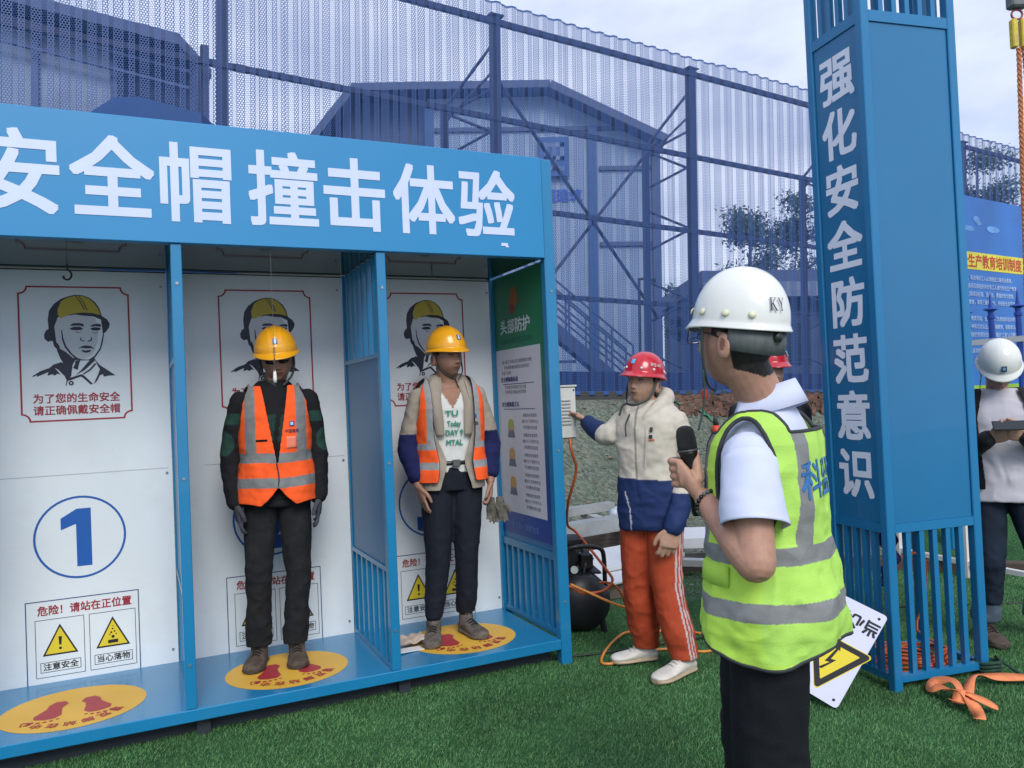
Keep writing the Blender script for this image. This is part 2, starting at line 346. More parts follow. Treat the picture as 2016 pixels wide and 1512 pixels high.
# ================================================================ BLUE PERFORATED FENCE (beyond, on the bank)
ARC = 0.2927
def perf_mat():
    m = bpy.data.materials.new('perforated_blue'); m.use_nodes = True; t = m.node_tree; t.nodes.clear(); N = t.nodes.new; L = t.links.new
    o = N('ShaderNodeOutputMaterial'); b = N('ShaderNodeBsdfPrincipled'); b.inputs['Base Color'].default_value = (.025, .082, .26, 1); b.inputs['Roughness'].default_value = .5
    tr = N('ShaderNodeBsdfTransparent'); ms = N('ShaderNodeMixShader'); uv = N('ShaderNodeUVMap'); uv.uv_map = 'arc'
    sp = N('ShaderNodeSeparateXYZ'); L(uv.outputs[0], sp.inputs[0]); P = .030
    def M(op, a, b_=None, c=None):
        n = N('ShaderNodeMath'); n.operation = op
        for i, q in enumerate((a, b_, c)):
            if q is None: continue
            if isinstance(q, (int, float)): n.inputs[i].default_value = q
            else: L(q, n.inputs[i])
        return n.outputs[0]
    u = M('DIVIDE', sp.outputs[0], P); v = M('DIVIDE', sp.outputs[1], P * .866)
    row = M('FLOOR', v); odd = M('MULTIPLY', M('MODULO', M('ABSOLUTE', row), 2.0), .5)
    fu = M('SUBTRACT', M('FRACT', M('ADD', u, odd)), .5); fv = M('MULTIPLY', M('SUBTRACT', M('FRACT', v), .5), .866)
    d = M('SQRT', M('ADD', M('MULTIPLY', fu, fu), M('MULTIPLY', fv, fv)))
    ph = M('FRACT', M('DIVIDE', sp.outputs[0], ARC)); f1 = M('MULTIPLY', M('GREATER_THAN', ph, .17), M('LESS_THAN', ph, .40)); f2 = M('MULTIPLY', M('GREATER_THAN', ph, .60), M('LESS_THAN', ph, .83))
    rad = M('ADD', .375, M('MULTIPLY', M('ADD', f1, f2), .075)); hole = M('LESS_THAN', d, rad)
    for c_ in (.155, .415, .585, .845): hole = M('MULTIPLY', hole, M('GREATER_THAN', M('ABSOLUTE', M('SUBTRACT', ph, c_)), .010))
    top = M('LESS_THAN', sp.outputs[1], 5.47); bot = M('GREATER_THAN', sp.outputs[1], .06)
    L(M('MULTIPLY', M('MULTIPLY', hole, top), bot), ms.inputs[0]); L(b.outputs[0], ms.inputs[1]); L(tr.outputs[0], ms.inputs[2]); L(ms.outputs[0], o.inputs[0])
    return m
PM = perf_mat()
def sheet(width=1.04, h=5.5):
    per = .26; amp = .042; xs = []; n = 12
    k = int(width / per)
    prof = [(0, 0), (.18, 0), (.26, .35), (.36, 1), (.42, 1.0), (.58, 1.0), (.64, 1.0), (.74, .35), (.82, 0)]
    P = []
    for i in range(k):
        for a, b in prof: P.append(((i + a) * per, -b * amp))
    P.append((k * per, 0)); P = np.array(P)
    s = np.concatenate([[0], np.cumsum(np.linalg.norm(np.diff(P, axis=0), axis=1))])
    V = [(x, y, 0) for x, y in P] + [(x, y, h) for x, y in P]; m = len(P)
    F = [(i, i + 1, i + 1 + m, i + m) for i in range(m - 1)]
    me = newmesh('sheet', V, F, PM, False)
    uv = me.uv_layers.new(name='arc')
    for p in me.polygons:
        for li in p.loop_indices:
            vi = me.loops[li].vertex_index; uv.data[li].uv = (s[vi % m], 0 if vi < m else h)
    return me
FB = BGM @ Matrix.Translation((2.998, 13, 0)) @ Matrix.Rotation(R(30.6), 4, 'Z')
fence = thing('blue_fence', 'tall blue corrugated perforated metal fence on a steel frame behind the booth', 'fence', mw=FB)
SM = sheet(); steel = mat('fence_steel', (.026, .036, .095), .55, var=.2, vs=4)
for i in range(26):
    o = link('sheet', SM, fence, ((i - 12.5) * 1.03 + random.uniform(-.003, .003), -.10 - .004 * (i % 2), 1.56 + random.uniform(-.012, .012)))
for u in (-11.1, -7.38, -3.66, .08, 4.0, 7.98, 11.8):
    m = MB().box(-.062, .062, 0, .12, 1.2, 6.95).box(-.11, .11, -.03, .17, 6.95, 6.97); m.obj('post', steel, fence, loc=(u, .02, 0))
    m = MB().box(-.045, .045, 0, .09, 1.3, 5.75); m.obj('stay', steel, fence, loc=(u - (.56 if u > -7 else .17), .55 if u > -7 else .2, 0))
    if u < -7: continue
    zz = [1.9, 2.75, 3.1, 3.95, 4.3, 5.0, 5.3, 5.6]; pts = None
    for k, z in enumerate(zz):
        a = (u, .12, z + (.35 if k % 2 else 0)); b = (u - .56, .6, z + (0 if k % 2 else .35)); MB().cyl(a, b, .022, 6).obj('lacing', steel, fence)
    MB().cyl((u, .12, 6.6), (u - .56, .6, 5.7), .025, 6).obj('lacing', steel, fence); MB().cyl((u, .12, 6.2), (u - .56, .6, 5.5), .02, 6).obj('lacing', steel, fence)
for z, r in ((6.86, .038), (5.48, .034), (4.24, .034), (3.0, .034), (1.75, .03)):
    MB().box(-13, 13, .0, .07, z - r, z + r).obj('rail', steel, fence)
for u in (-3.66, 0.08, 4.0):
    for a, b in (((u + .02, .2, 6.21), (u + 3.05, .2, 2.8)), ((u + 3.1, .24, 5.7), (u + .9, .24, 3.2))) if u < 0 else ():
        MB().cyl(a, b, .027, 8).obj('brace', steel, fence)
MB().box(-13, 13, -.02, .05, 1.52, 1.9).obj('kick_plate', mat('kick_blue', (.014, .026, .10), .8, var=.3, vs=3), fence)
MB().box(-13, 13, -.12, -.02, 1.40, 1.60).obj('footing', mat('footing_dark', (.05, .05, .05), .9), fence)

# ================================================================ BUILDINGS BEYOND THE FENCE
def prism(name, pts, y0, y1, m, parent):
    v, f = poly_plate(pts, y0, y1); return link(name, newmesh(name, v, f, m), parent)
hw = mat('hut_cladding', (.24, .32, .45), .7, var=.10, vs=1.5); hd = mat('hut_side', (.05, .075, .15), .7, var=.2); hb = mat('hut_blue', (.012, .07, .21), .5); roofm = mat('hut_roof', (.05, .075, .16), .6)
hut = thing('gabled_site_hut', 'pale clad gabled hut with blue columns and stairs behind the perforated fence', 'building', mw=BGM @ Matrix.Translation((0, 19, 0)))
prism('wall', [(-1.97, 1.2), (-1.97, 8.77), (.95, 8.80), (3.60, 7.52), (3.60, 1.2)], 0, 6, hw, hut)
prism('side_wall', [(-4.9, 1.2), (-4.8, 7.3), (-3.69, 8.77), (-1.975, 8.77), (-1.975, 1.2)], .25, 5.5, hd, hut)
r_ = MB()
for a, b in (((-3.72, 8.90), (.97, 8.92)), ((.97, 8.92), (3.72, 7.58)), ((-5.2, 7.0), (-3.7, 8.88))):
    d = unit([b[0] - a[0], 0, b[1] - a[1]]); nn = np.array([-d[2], 0, d[0]]) * .09
    A = np.array([a[0], 0, a[1]]); B = np.array([b[0], 0, b[1]])
    q = [A - nn, B - nn, B + nn, A + nn]; v = [tuple(p + (0, -.5, 0)) for p in q] + [tuple(p + (0, 6.1, 0)) for p in q]
    r_.add(v, [(0, 1, 2, 3), (7, 6, 5, 4), (0, 4, 5, 1), (1, 5, 6, 2), (2, 6, 7, 3), (3, 7, 4, 0)])
r_.obj('roof', roofm, hut)
for x, ztop, mm in ((-1.93, 8.6, hb), (1.98, 8.05, hb), (3.50, 7.4, roofm)): MB().box(x - .1, x + .1, -.12, -.003, 1.2, ztop).obj('column', mm, hut)
for z, x0, x1 in ((7.03, 2.15, 3.5), (5.2, 2.15, 3.5), (8.0, -1.8, 3.0)): MB().box(x0, x1, -.06, -.003, z - .05, z + .05).obj('girt', roofm, hut)
sg = MB().box(.70, 1.42, -.16, -.06, 6.82, 7.76).obj('sign_panel', mat('sign_blue', (.008, .07, .26), .4), hut)
lg = MB()
for (x0, x1, z0, z1) in ((.82, 1.30, 7.52, 7.62), (.82, .92, 7.2, 7.52), (1.2, 1.3, 7.2, 7.62), (.82, 1.3, 7.2, 7.3), (1.02, 1.1, 6.95, 7.52), (.82, 1.3, 6.95, 7.05)): lg.box(x0, x1, -.175, -.162, z0, z1)
lg.obj('emblem', mat('sign_white', (.12, .17, .33), .5), sg)
bt = mat('sign_text_blue', (.012, .08, .42), .5)
for i, ch in enumerate('中国建筑'): wall_text(ch, bt, .62 + i * .32, 6.38, -.03, .33, .33, hut, .02, 'sign_character')
# stairs in front of the hut
st = thing('site_stair', 'steel stair with handrails descending right behind the perforated fence', 'stair', mw=BGM @ Matrix.Translation((0, 16.5, 0)))
stm = mat('stair_steel', (.06, .09, .20), .6); A = np.array([.3, 0, 3.42]); B = np.array([2.45, 0, 1.55])
for y in (-.5, .5):
    q = MB(); q.add([tuple(A + (0, y - .03, .16)), tuple(B + (0, y - .03, .16)), tuple(B + (0, y - .03, -.16)), tuple(A + (0, y - .03, -.16)), tuple(A + (0, y + .03, .16)), tuple(B + (0, y + .03, .16)), tuple(B + (0, y + .03, -.16)), tuple(A + (0, y + .03, -.16))],
        [(0, 1, 2, 3), (7, 6, 5, 4), (0, 4, 5, 1), (1, 5, 6, 2), (2, 6, 7, 3), (3, 7, 4, 0)]); q.obj('stringer', stm, st)
    q = MB()
    for dz in (.45, .75, 1.0): q.cyl(A + (0, y, dz), B + (0, y, dz), .022, 6)
    q.obj('handrail', stm, st)
    for k in range(6):
        p = A + (B - A) * k / 5; MB().cyl(p + (0, y, 0), p + (0, y, 1.0), .02, 6).obj('baluster', stm, st)
for k in range(9):
    p = A + (B - A) * (k + .5) / 9; MB().box(p[0] - .14, p[0] + .14, -.48, .48, p[2] - .02, p[2] + .02).obj('step', stm, st)
for z in (2.25, 2.0, 1.75): MB().box(.2, 1.3 + (2.25 - z) * .8, -.4, -.36, z - .03, z + .03).obj('landing_rail', stm, st)
lp = thing('lamp_post', 'thin dark lamp post with a short hooked arm behind the fence', 'lamp post', mw=BGM @ Matrix.Translation((2.62, 16.2, 0)))
MB().cyl((0, 0, 1.3), (0, 0, 3.95), .03, 8).cyl((0, 0, 3.93), (.22, 0, 3.95), .025, 8).obj('pole', mat('pole_dark', (.01, .012, .02), .5), lp); MB().box(.14, .34, -.05, .05, 3.86, 3.93).obj('lamp_head', MATS['pole_dark'], lp)
# big shed at the upper left
sh = thing('large_site_shed', 'large blue-grey shed with sloping eaves seen through the fence at upper left', 'building', mw=BGM @ Matrix.Translation((0, 19, 0)))
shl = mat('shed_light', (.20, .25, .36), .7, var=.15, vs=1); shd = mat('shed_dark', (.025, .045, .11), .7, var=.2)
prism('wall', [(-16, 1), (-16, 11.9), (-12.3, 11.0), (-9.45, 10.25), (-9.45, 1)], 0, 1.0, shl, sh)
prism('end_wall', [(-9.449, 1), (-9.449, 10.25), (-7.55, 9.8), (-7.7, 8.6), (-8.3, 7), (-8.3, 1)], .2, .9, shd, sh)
r_ = MB(); A = np.array([-16.5, 0, 12.35]); B = np.array([-7.6, 0, 9.93])
r_.add([tuple(A + (0, -.9, -.16)), tuple(B + (0, -.9, -.16)), tuple(B + (0, -.9, .1)), tuple(A + (0, -.9, .1)), tuple(A + (0, 1.1, -.16)), tuple(B + (0, 1.1, -.16)), tuple(B + (0, 1.1, .1)), tuple(A + (0, 1.1, .1))], [(0, 1, 2, 3), (7, 6, 5, 4), (0, 4, 5, 1), (1, 5, 6, 2), (2, 6, 7, 3), (3, 7, 4, 0)])
r_.obj('roof', roofm, sh)
for dz in (.55, .95): MB().cyl(A + (0, -.3, -dz), B + (0, -.3, -dz), .05, 6).obj('gutter', stm, sh)
for x in (-15, -13.2, -11.4, -9.5): MB().box(x - .08, x + .08, -.1, -.003, 1, 11.2 - (x + 12.3) * .26 - .4).obj('column', stm, sh)
# low building on the right
lb = thing('low_dark_building', 'low dark blue-grey building behind the fence and the presenter', 'building', mw=BGM @ Matrix.Translation((0, 22, 0)))
ld = mat('low_wall', (.06, .08, .14), .8, var=.3, vs=1.2)
MB().box(5.4, 14, 0, 6, 1, 4.5).obj('wall', ld, lb); MB().box(5.2, 14.3, -.4, 6.4, 4.5, 4.95).obj('roof', roofm, lb); MB().box(5.2, 14.3, -.6, -.4, 4.2, 4.6).obj('fascia', mat('fascia_l', (.16, .2, .3), .7), lb)
for x in (6.3, 7.5, 8.7, 9.9): f_ = MB().box(x, x + .8, -.05, -.002, 2.4, 3.6).obj('window', shd, lb); MB().box(x + .08, x + .72, -.07, -.052, 2.48, 3.52).obj('pane', mat('dark_glass', (.02, .03, .05), .1), f_)
# blue cabin directly behind the booth
cb = thing('blue_cabin', 'plain blue cabin roof rising directly behind the booth banner', 'cabin', (-3.5, 8.3, 0))
cbl = mat('cabin_blue', (.010, .06, .21), .5, var=.12, vs=2); MB().box(-.62, .46, -.3, 1.1, .5, 4.28).obj('wall', cbl, cb)
q = MB(); q.add([(-.72, -.4, 4.284), (.5, -.4, 4.284), (.5, -.4, 4.50), (-.12, -.4, 4.70), (-.38, -.4, 4.70), (-.72, -.4, 4.50), (-.72, 1.2, 4.284), (.5, 1.2, 4.284), (.5, 1.2, 4.50), (-.12, 1.2, 4.70), (-.38, 1.2, 4.70), (-.72, 1.2, 4.50)],
  [(0, 1, 2, 3, 4, 5), (11, 10, 9, 8, 7, 6)] + [(i, i + 6, (i + 1) % 6 + 6, (i + 1) % 6) for i in range(6)]); q.obj('roof', cbl, cb)

# ---------------------------------------------------------------- trees
def tree(name, label, x, y, z0, h, cr, nl, leafc, seed, sparse=0, mw=None):
    rng = np.random.default_rng(seed); root = thing(name, label, 'tree', mw=BGM @ Matrix.Translation((x, y, z0)), group='trees beyond the blue fence')
    T = MB(); tips = []
    T.tube([(0, 0, 0), (.05, 0, h * .3), (-.03, .04, h * .6), (.03, 0, h * .9)], [.13, .1, .07, .02], 7)
    for k in range(13):
        a = rng.uniform(0, 6.28); z = h * rng.uniform(.3, .88); l = cr * rng.uniform(.55, 1.05) * (1 - .35 * (z / h)); up = rng.uniform(.15, .5)
        e = np.array([math.cos(a) * l, math.sin(a) * l, z + l * up]); mid = e * (.5, .5, 0) + (0, 0, z + l * up * .3)
        T.tube([(0, 0, z), mid, e], [.04, .028, .01], 5); tips += [e, mid * .6 + e * .4, mid]
    T.obj('trunk', mat('bark', (.06, .045, .035), .9), root, True)
    n = nl; C = np.array(tips)[rng.integers(0, len(tips), n)]; P = C + rng.normal(0, cr * .16, (n, 3)) * (1, 1, .75)
    s = rng.uniform(.035, .085, n); a = rng.normal(0, 1, (n, 3)); a /= np.linalg.norm(a, axis=1)[:, None]; b = np.cross(a, rng.normal(0, 1, (n, 3))); b /= np.linalg.norm(b, axis=1)[:, None]
    V = np.stack([P - a * s[:, None], P + b * s[:, None] * .45, P + a * s[:, None], P - b * s[:, None] * .45], 1).reshape(-1, 3)
    F = np.arange(4 * n).reshape(-1, 4); ms = [mat('leaf_a', (.035, .075, .03), .7, var=.3, vs=2), mat('leaf_b', (.06, .10, .04), .7, var=.3, vs=2), mat('leaf_c', (.02, .045, .022), .7)]
    link('crown', newmesh('crown', V, F, ms, False, rng.integers(0, 3, n)), root)
tree('broadleaf_tree', 'round broadleaf tree above the low building behind the presenter', 7.9, 26, 2.3, 5.75, 1.35, 6500, 0, 1)
tree('broadleaf_tree', 'taller tree beside the left edge of the blue pillar', 9.7, 26, 2.3, 6.6, 1.25, 5600, 0, 2)
tree('pine_tree', 'sparse pine just right of the blue pillar top', 15.4, 26, 3.0, 7.0, 1.5, 6500, 0, 3)
tree('pine_tree', 'ragged dark tree between the rope and the pillar behind the noticeboard', 13.6, 27, 2.0, 5.6, 1.3, 3000, 0, 4)
tree('small_tree', 'small bushy tree low down between the fence uprights', 5.6, 25, 2.0, 3.1, .8, 1800, 0, 5)

# ================================================================ HELMET IMPACT BOOTH
BLUE = mat('booth_blue', (.010, .19, .39), .27, var=.06, vs=1.2, bump=.04, bs=220, coat=.3, dirt=.25, dcol=(.06, .22, .34), ds=5)
BLUED = mat('booth_blue_panel', (.022, .15, .33), .38, var=.07, vs=1.5, coat=.1)
BAN = mat('banner_blue', (.014, .22, .47), .45, var=.04, vs=1, dirt=.08, dcol=(.03, .26, .5), ds=1.5)
WHT = mat('board_white', (.72, .79, .82), .42, var=.03, vs=2, dirt=.3, dcol=(.55, .58, .55), ds=3.5)
LET = mat('letter_white', (.56, .64, .84), .5, var=.03)
RED = mat('print_red', (.33, .012, .03), .5, var=.05); NAVY = mat('print_navy', (.008, .016, .04), .5, var=0); PB = mat('print_blue', (.006, .10, .40), .5, var=.04)
YEL = mat('sticker_yellow', (.72, .42, .05), .5, var=.08, vs=4, dirt=.25, dcol=(.4, .27, .1), ds=8); SRED = mat('sticker_red', (.38, .03, .04), .5, var=.1)
YW = mat('warning_yellow', (.72, .58, .03), .5, var=.04); BLK = mat('print_black', (.01, .01, .012), .5, var=0)
booth = thing('impact_experience_booth', 'blue three-bay booth with white Chinese lettering on its banner and white back walls', 'booth', (.263, 4.475, 0), R(25.1))
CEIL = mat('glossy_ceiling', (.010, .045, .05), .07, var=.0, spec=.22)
Z0, Z1, D = .148, 2.285, .80; XL = [-2.945, -1.971, -1.0025, -.0225]
MB().box(-2.98, -.056, -.004, .83, .092, Z0, b=.004).obj('platform', BLUE, booth)
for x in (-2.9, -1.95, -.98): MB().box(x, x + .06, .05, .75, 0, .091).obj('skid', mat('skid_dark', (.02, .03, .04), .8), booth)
MB().box(-2.9, -.08, .10, .14, 0, .0905).obj('skid', MATS['skid_dark'], booth); MB().box(-.055, .012, .0, .055, 0.0, 2.85, b=.004).obj('post', BLUE, booth)  # full-length bar is an added dark filler imitating shade under the platform
MB().box(-.056, .010, .775, .83, 0.0, 2.85).obj('post', BLUE, booth)
MB().box(-2.98, -2.925, .0, .055, Z0, Z1).obj('post', BLUE, booth)
for x in XL[1:3]: MB().box(x - .024, x + .024, .0, .05, Z0 + .001, Z1 - .001, b=.003).obj('post', BLUE, booth)
MB().box(-3.03, -.058, -.012, .05, Z1, 2.852, b=.003).obj('banner_panel', BAN, booth)
MB().box(-3.03, .008, .056, .82, 2.80, 2.84).obj('roof', BLUE, booth)
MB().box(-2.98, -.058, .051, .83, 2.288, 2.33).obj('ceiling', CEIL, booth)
for i, ch in enumerate('安全帽撞击体验'):
    cx = (-2.585, -2.222, -1.873, -1.476, -1.128, -.759, -.402)[i]
    wall_text(ch, LET, cx, 2.560, -.0135, .345, .385, booth, .019, 'banner_character')
MB().box(-.325, -.285, -.0145, -.0125, 2.342, 2.358).box(-.30, -.28, -.0147, -.0127, 2.335, 2.343).obj('tape_scrap', LET, booth)
for k in range(3):
    a, b = XL[k] + .022, XL[k + 1] - .022
    p = MB().box(a + .001, b - .001, D, D + .02, Z0 + .0, Z1 - .002).obj('back_panel', WHT, booth)
    MB().box(a + .12, b - .02, D - .0012, D - .0002, 1.205, 1.208).obj('seam', mat('seam_grey', (.4, .42, .43), .6), p)
    MB().box(a, b, D - .004, D - .0003, Z1 - .010, Z1 - .004).obj('edge_trim', mat('trim_black', (.01, .02, .02), .5), booth)
PROTO = {}
POR={
'cap_dark':[(-0.084,1.996),(-0.085,1.859),(-0.101,1.878),(-0.107,1.907),(-0.128,1.902),(-0.143,1.917),(-0.145,1.938),(-0.137,1.959),(-0.123,1.97),(-0.126,2.017),(-0.119,2.064),(-0.097,2.099),(-0.064,2.126),(-0.032,2.14),(0.001,2.149),(0.039,2.147),(0.071,2.133),(0.097,2.109),(0.115,2.077),(0.125,2.037),(0.149,2.021),(0.162,1.996),(0.157,1.975),(0.142,1.953),(0.127,1.94),(0.124,1.98),(0.12,2.018),(0.087,2.034),(0.045,2.038),(0.007,2.034),(-0.03,2.022),(-0.054,2.004),(-0.055,1.975),(-0.069,1.954),(-0.069,1.996)],
'cap_yellow':[(-0.065,2.023),(-0.079,2.041),(-0.08,2.07),(-0.062,2.115),(-0.032,2.134),(0.001,2.144),(0.039,2.142),(0.069,2.128),(0.092,2.104),(0.11,2.072),(0.119,2.042),(0.083,2.053),(0.036,2.056),(-0.011,2.049),(-0.044,2.036)],
'line1':[(0.001,2.143),(0.005,2.143),(0.028,2.114),(0.046,2.071),(0.042,2.068),(0.024,2.111)],
'line2':[(0.017,2.141),(0.022,2.141),(0.043,2.111),(0.059,2.069),(0.054,2.067),(0.039,2.11)],
'browL':[(-0.027,1.986),(-0.012,1.998),(0.02,2.0),(0.039,1.994),(0.038,1.98),(0.02,1.986),(-0.013,1.985)],
'eyeL':[(-0.029,1.97),(-0.008,1.98),(0.02,1.981),(0.034,1.972),(0.029,1.964),(0.005,1.961),(-0.016,1.963)],
'lidL':[(-0.009,1.955),(0.01,1.951),(0.029,1.956),(0.01,1.947)],
'browR':[(0.067,1.98),(0.077,1.991),(0.1,1.996),(0.119,1.994),(0.119,1.978),(0.095,1.983)],
'eyeR':[(0.067,1.97),(0.086,1.978),(0.114,1.975),(0.119,1.967),(0.104,1.959),(0.078,1.961)],
'lidR':[(0.071,1.953),(0.09,1.948),(0.113,1.952),(0.09,1.944)],
'noseL':[(0.023,1.924),(0.018,1.911),(0.027,1.903),(0.041,1.902),(0.041,1.907),(0.028,1.908),(0.024,1.916),(0.029,1.924)],
'noseR':[(0.07,1.927),(0.077,1.916),(0.072,1.904),(0.055,1.9),(0.054,1.905),(0.067,1.91),(0.071,1.916),(0.068,1.924)],
'mouth':[(0.008,1.867),(0.031,1.879),(0.047,1.881),(0.069,1.877),(0.087,1.862),(0.068,1.866),(0.045,1.865),(0.026,1.868)],
'lip':[(0.023,1.858),(0.044,1.854),(0.07,1.858),(0.063,1.845),(0.044,1.842),(0.029,1.847)],
'strapw':[(-0.079,1.991),(-0.07,1.993),(-0.068,1.954),(-0.057,1.901),(-0.035,1.858),(-0.015,1.824),(-0.024,1.822),(-0.046,1.859),(-0.068,1.904),(-0.078,1.949)],
'jaw':[(-0.066,1.964),(-0.062,1.964),(-0.058,1.922),(-0.046,1.88),(-0.021,1.84),(0.001,1.818),(0.024,1.807),(0.057,1.806),(0.084,1.825),(0.111,1.867),(0.121,1.91),(0.127,1.94),(0.133,1.942),(0.126,1.899),(0.116,1.862),(0.088,1.817),(0.062,1.802),(0.019,1.802),(-0.008,1.814),(-0.031,1.84),(-0.053,1.874),(-0.065,1.917)],
'neckd':[(-0.098,1.901),(-0.082,1.891),(-0.072,1.864),(-0.049,1.848),(-0.017,1.816),(0.01,1.81),(0.019,1.804),(-0.006,1.805),(-0.019,1.779),(-0.027,1.721),(-0.034,1.713),(-0.042,1.753),(-0.056,1.779),(-0.073,1.811),(-0.086,1.848)],
'shL':[(-0.202,1.725),(-0.166,1.75),(-0.125,1.765),(-0.106,1.783),(-0.069,1.795),(-0.051,1.779),(-0.03,1.713),(0.022,1.73),(0.036,1.719),(0.072,1.678),(0.063,1.673),(0.026,1.711),(0.017,1.717),(-0.03,1.699),(-0.044,1.695),(-0.05,1.671),(-0.054,1.671),(-0.049,1.7),(-0.057,1.721),(-0.084,1.754),(-0.102,1.767),(-0.075,1.73),(-0.089,1.735),(-0.103,1.725),(-0.112,1.733),(-0.126,1.728),(-0.135,1.726),(-0.13,1.744),(-0.184,1.72),(-0.18,1.73),(-0.201,1.72)],
'colR':[(0.062,1.804),(0.083,1.819),(0.088,1.803),(0.037,1.751),(-0.009,1.723),(0.018,1.749)],
'shR':[(0.083,1.809),(0.108,1.776),(0.141,1.751),(0.181,1.72),(0.15,1.719),(0.126,1.714),(0.121,1.727),(0.107,1.722),(0.092,1.691),(0.075,1.675),(0.097,1.723),(0.108,1.755),(0.099,1.771)],
'colR2':[(0.085,1.787),(0.092,1.782),(0.065,1.75),(0.031,1.727),(0.027,1.732),(0.06,1.756)],
'tie':[(-0.006,1.802),(0.019,1.804),(0.012,1.789),(0.004,1.752),(-0.017,1.763),(-0.007,1.784)],
}
(-0.028, 1.684)
DUP = []
def boothpart(name, me, parent=booth):     # the same print in each of the three bays shares one mesh
    for k in range(3): link(name, me, parent, loc=(-2.438 + .969 * k, 0, 0))
# portrait print: flat shapes, white face, dark ink
pm = MB(); yb = D - .0006
pm.add([(x, yb, z) for x, z in POR['cap_dark']], [tuple(range(len(POR['cap_dark'])))], 1)
face = [(-.097, 1.98), (-.09, 1.90), (-.06, 1.85), (-.02, 1.815), (.03, 1.805), (.075, 1.83), (.10, 1.90), (.108, 1.985), (.09, 2.03), (0, 2.045), (-.08, 2.03)]
pm.add([(x, yb - .0002, z) for x, z in face], [tuple(range(len(face)))], 0)
for i, (k, P) in enumerate(POR.items()):
    if k == 'cap_dark': continue
    pm.add([(x, yb - .0004 - .00004 * i, z) for x, z in P], [tuple(range(len(P)))], 2 if k == 'cap_yellow' else (0 if k == 'strapw' else 1))
th = np.linspace(0, 2 * math.pi, 15)[:-1]
pm.add([(-.028 + .012 * math.cos(t), yb - .0016, 1.684 + .012 * math.sin(t)) for t in th], [tuple(range(14))], 1)
pm.add([(-.028 + .005 * math.cos(t), yb - .0018, 1.684 + .005 * math.sin(t)) for t in th], [tuple(range(14))], 0)
boothpart('worker_portrait', pm.mesh('worker_portrait', [mat('print_pale', (.56, .60, .64), .5, var=.02), NAVY, mat('print_yellow', (.50, .40, .03), .5, var=.05)]))
# red frame with notched corners
def ring_print(P, wd, y, m, name, closed=True):
    P = np.array(P, float); n = len(P); V = []; F = []
    c = P.mean(0)
    for i in range(n):
        a = unit(P[i] - P[i - 1]); b = unit(P[(i + 1) % n] - P[i]); t = unit(a + b); nn = np.array([-t[1], t[0]]); s = wd / 2 / max(.5, abs(np.dot(nn, [-a[1], a[0]])))
        V += [(P[i][0] + nn[0] * s, y, P[i][1] + nn[1] * s), (P[i][0] - nn[0] * s, y, P[i][1] - nn[1] * s)]
    for i in range(n): j = (i + 1) % n; F.append((2 * i, 2 * j, 2 * j + 1, 2 * i + 1))
    return newmesh(name, V, F, m)
P = []; hw_, z0_, z1_, r0 = .255, 1.49, 2.19, .038
for (cx, cz, a0) in ((hw_, z1_, 180), (hw_, z0_, 90), (-hw_, z0_, 0), (-hw_, z1_, 270)):
    for t in range(0, 91, 22): a = R(a0 + (t if a0 != 999 else 0)) ; P.append((cx + r0 * math.cos(a) * 1.0, cz + r0 * math.sin(a)))
boothpart('portrait_frame', ring_print(P, .0085, D - .001, RED, 'portrait_frame'))
for k in range(3):
    for r_i, tx in enumerate(('为了您的生命安全', '请正确佩戴安全帽')):
        wall_text(tx, RED, -2.440 + .969 * k, 1.606 - .062 * r_i, D - .0008, .0505, .052, booth, .018, 'slogan')
    c = [(.209 * math.cos(t), .209 * math.sin(t) + .878) for t in np.linspace(0, 2 * math.pi, 49)[:-1]]
    link('number_ring', ring_print(c, .011, D - .001, PB, 'number_ring'), booth, loc=(-2.446 + .969 * k, 0, 0))
    wall_text('123'[k], PB, -2.446 + .969 * k, .872, D - .001, .42, .42, booth, .045, 'bay_number')
# "1" glyph sits low in its box: nudge by redrawing as polygon for bay one
for o in list(bpy.data.objects):
    if o.name == 'bay_number':
        bpy.data.objects.remove(o)
one = [(.035, .15), (-.03, .15), (-.105, .105), (-.105, .045), (-.04, .07), (-.035, .07), (-.035, -.15), (.035, -.15)]
link('bay_number', newmesh('bay_number', [(x, D - .0012, z + .876) for x, z in one], [tuple(range(len(one)))], PB), booth, loc=(-2.43, 0, 0))
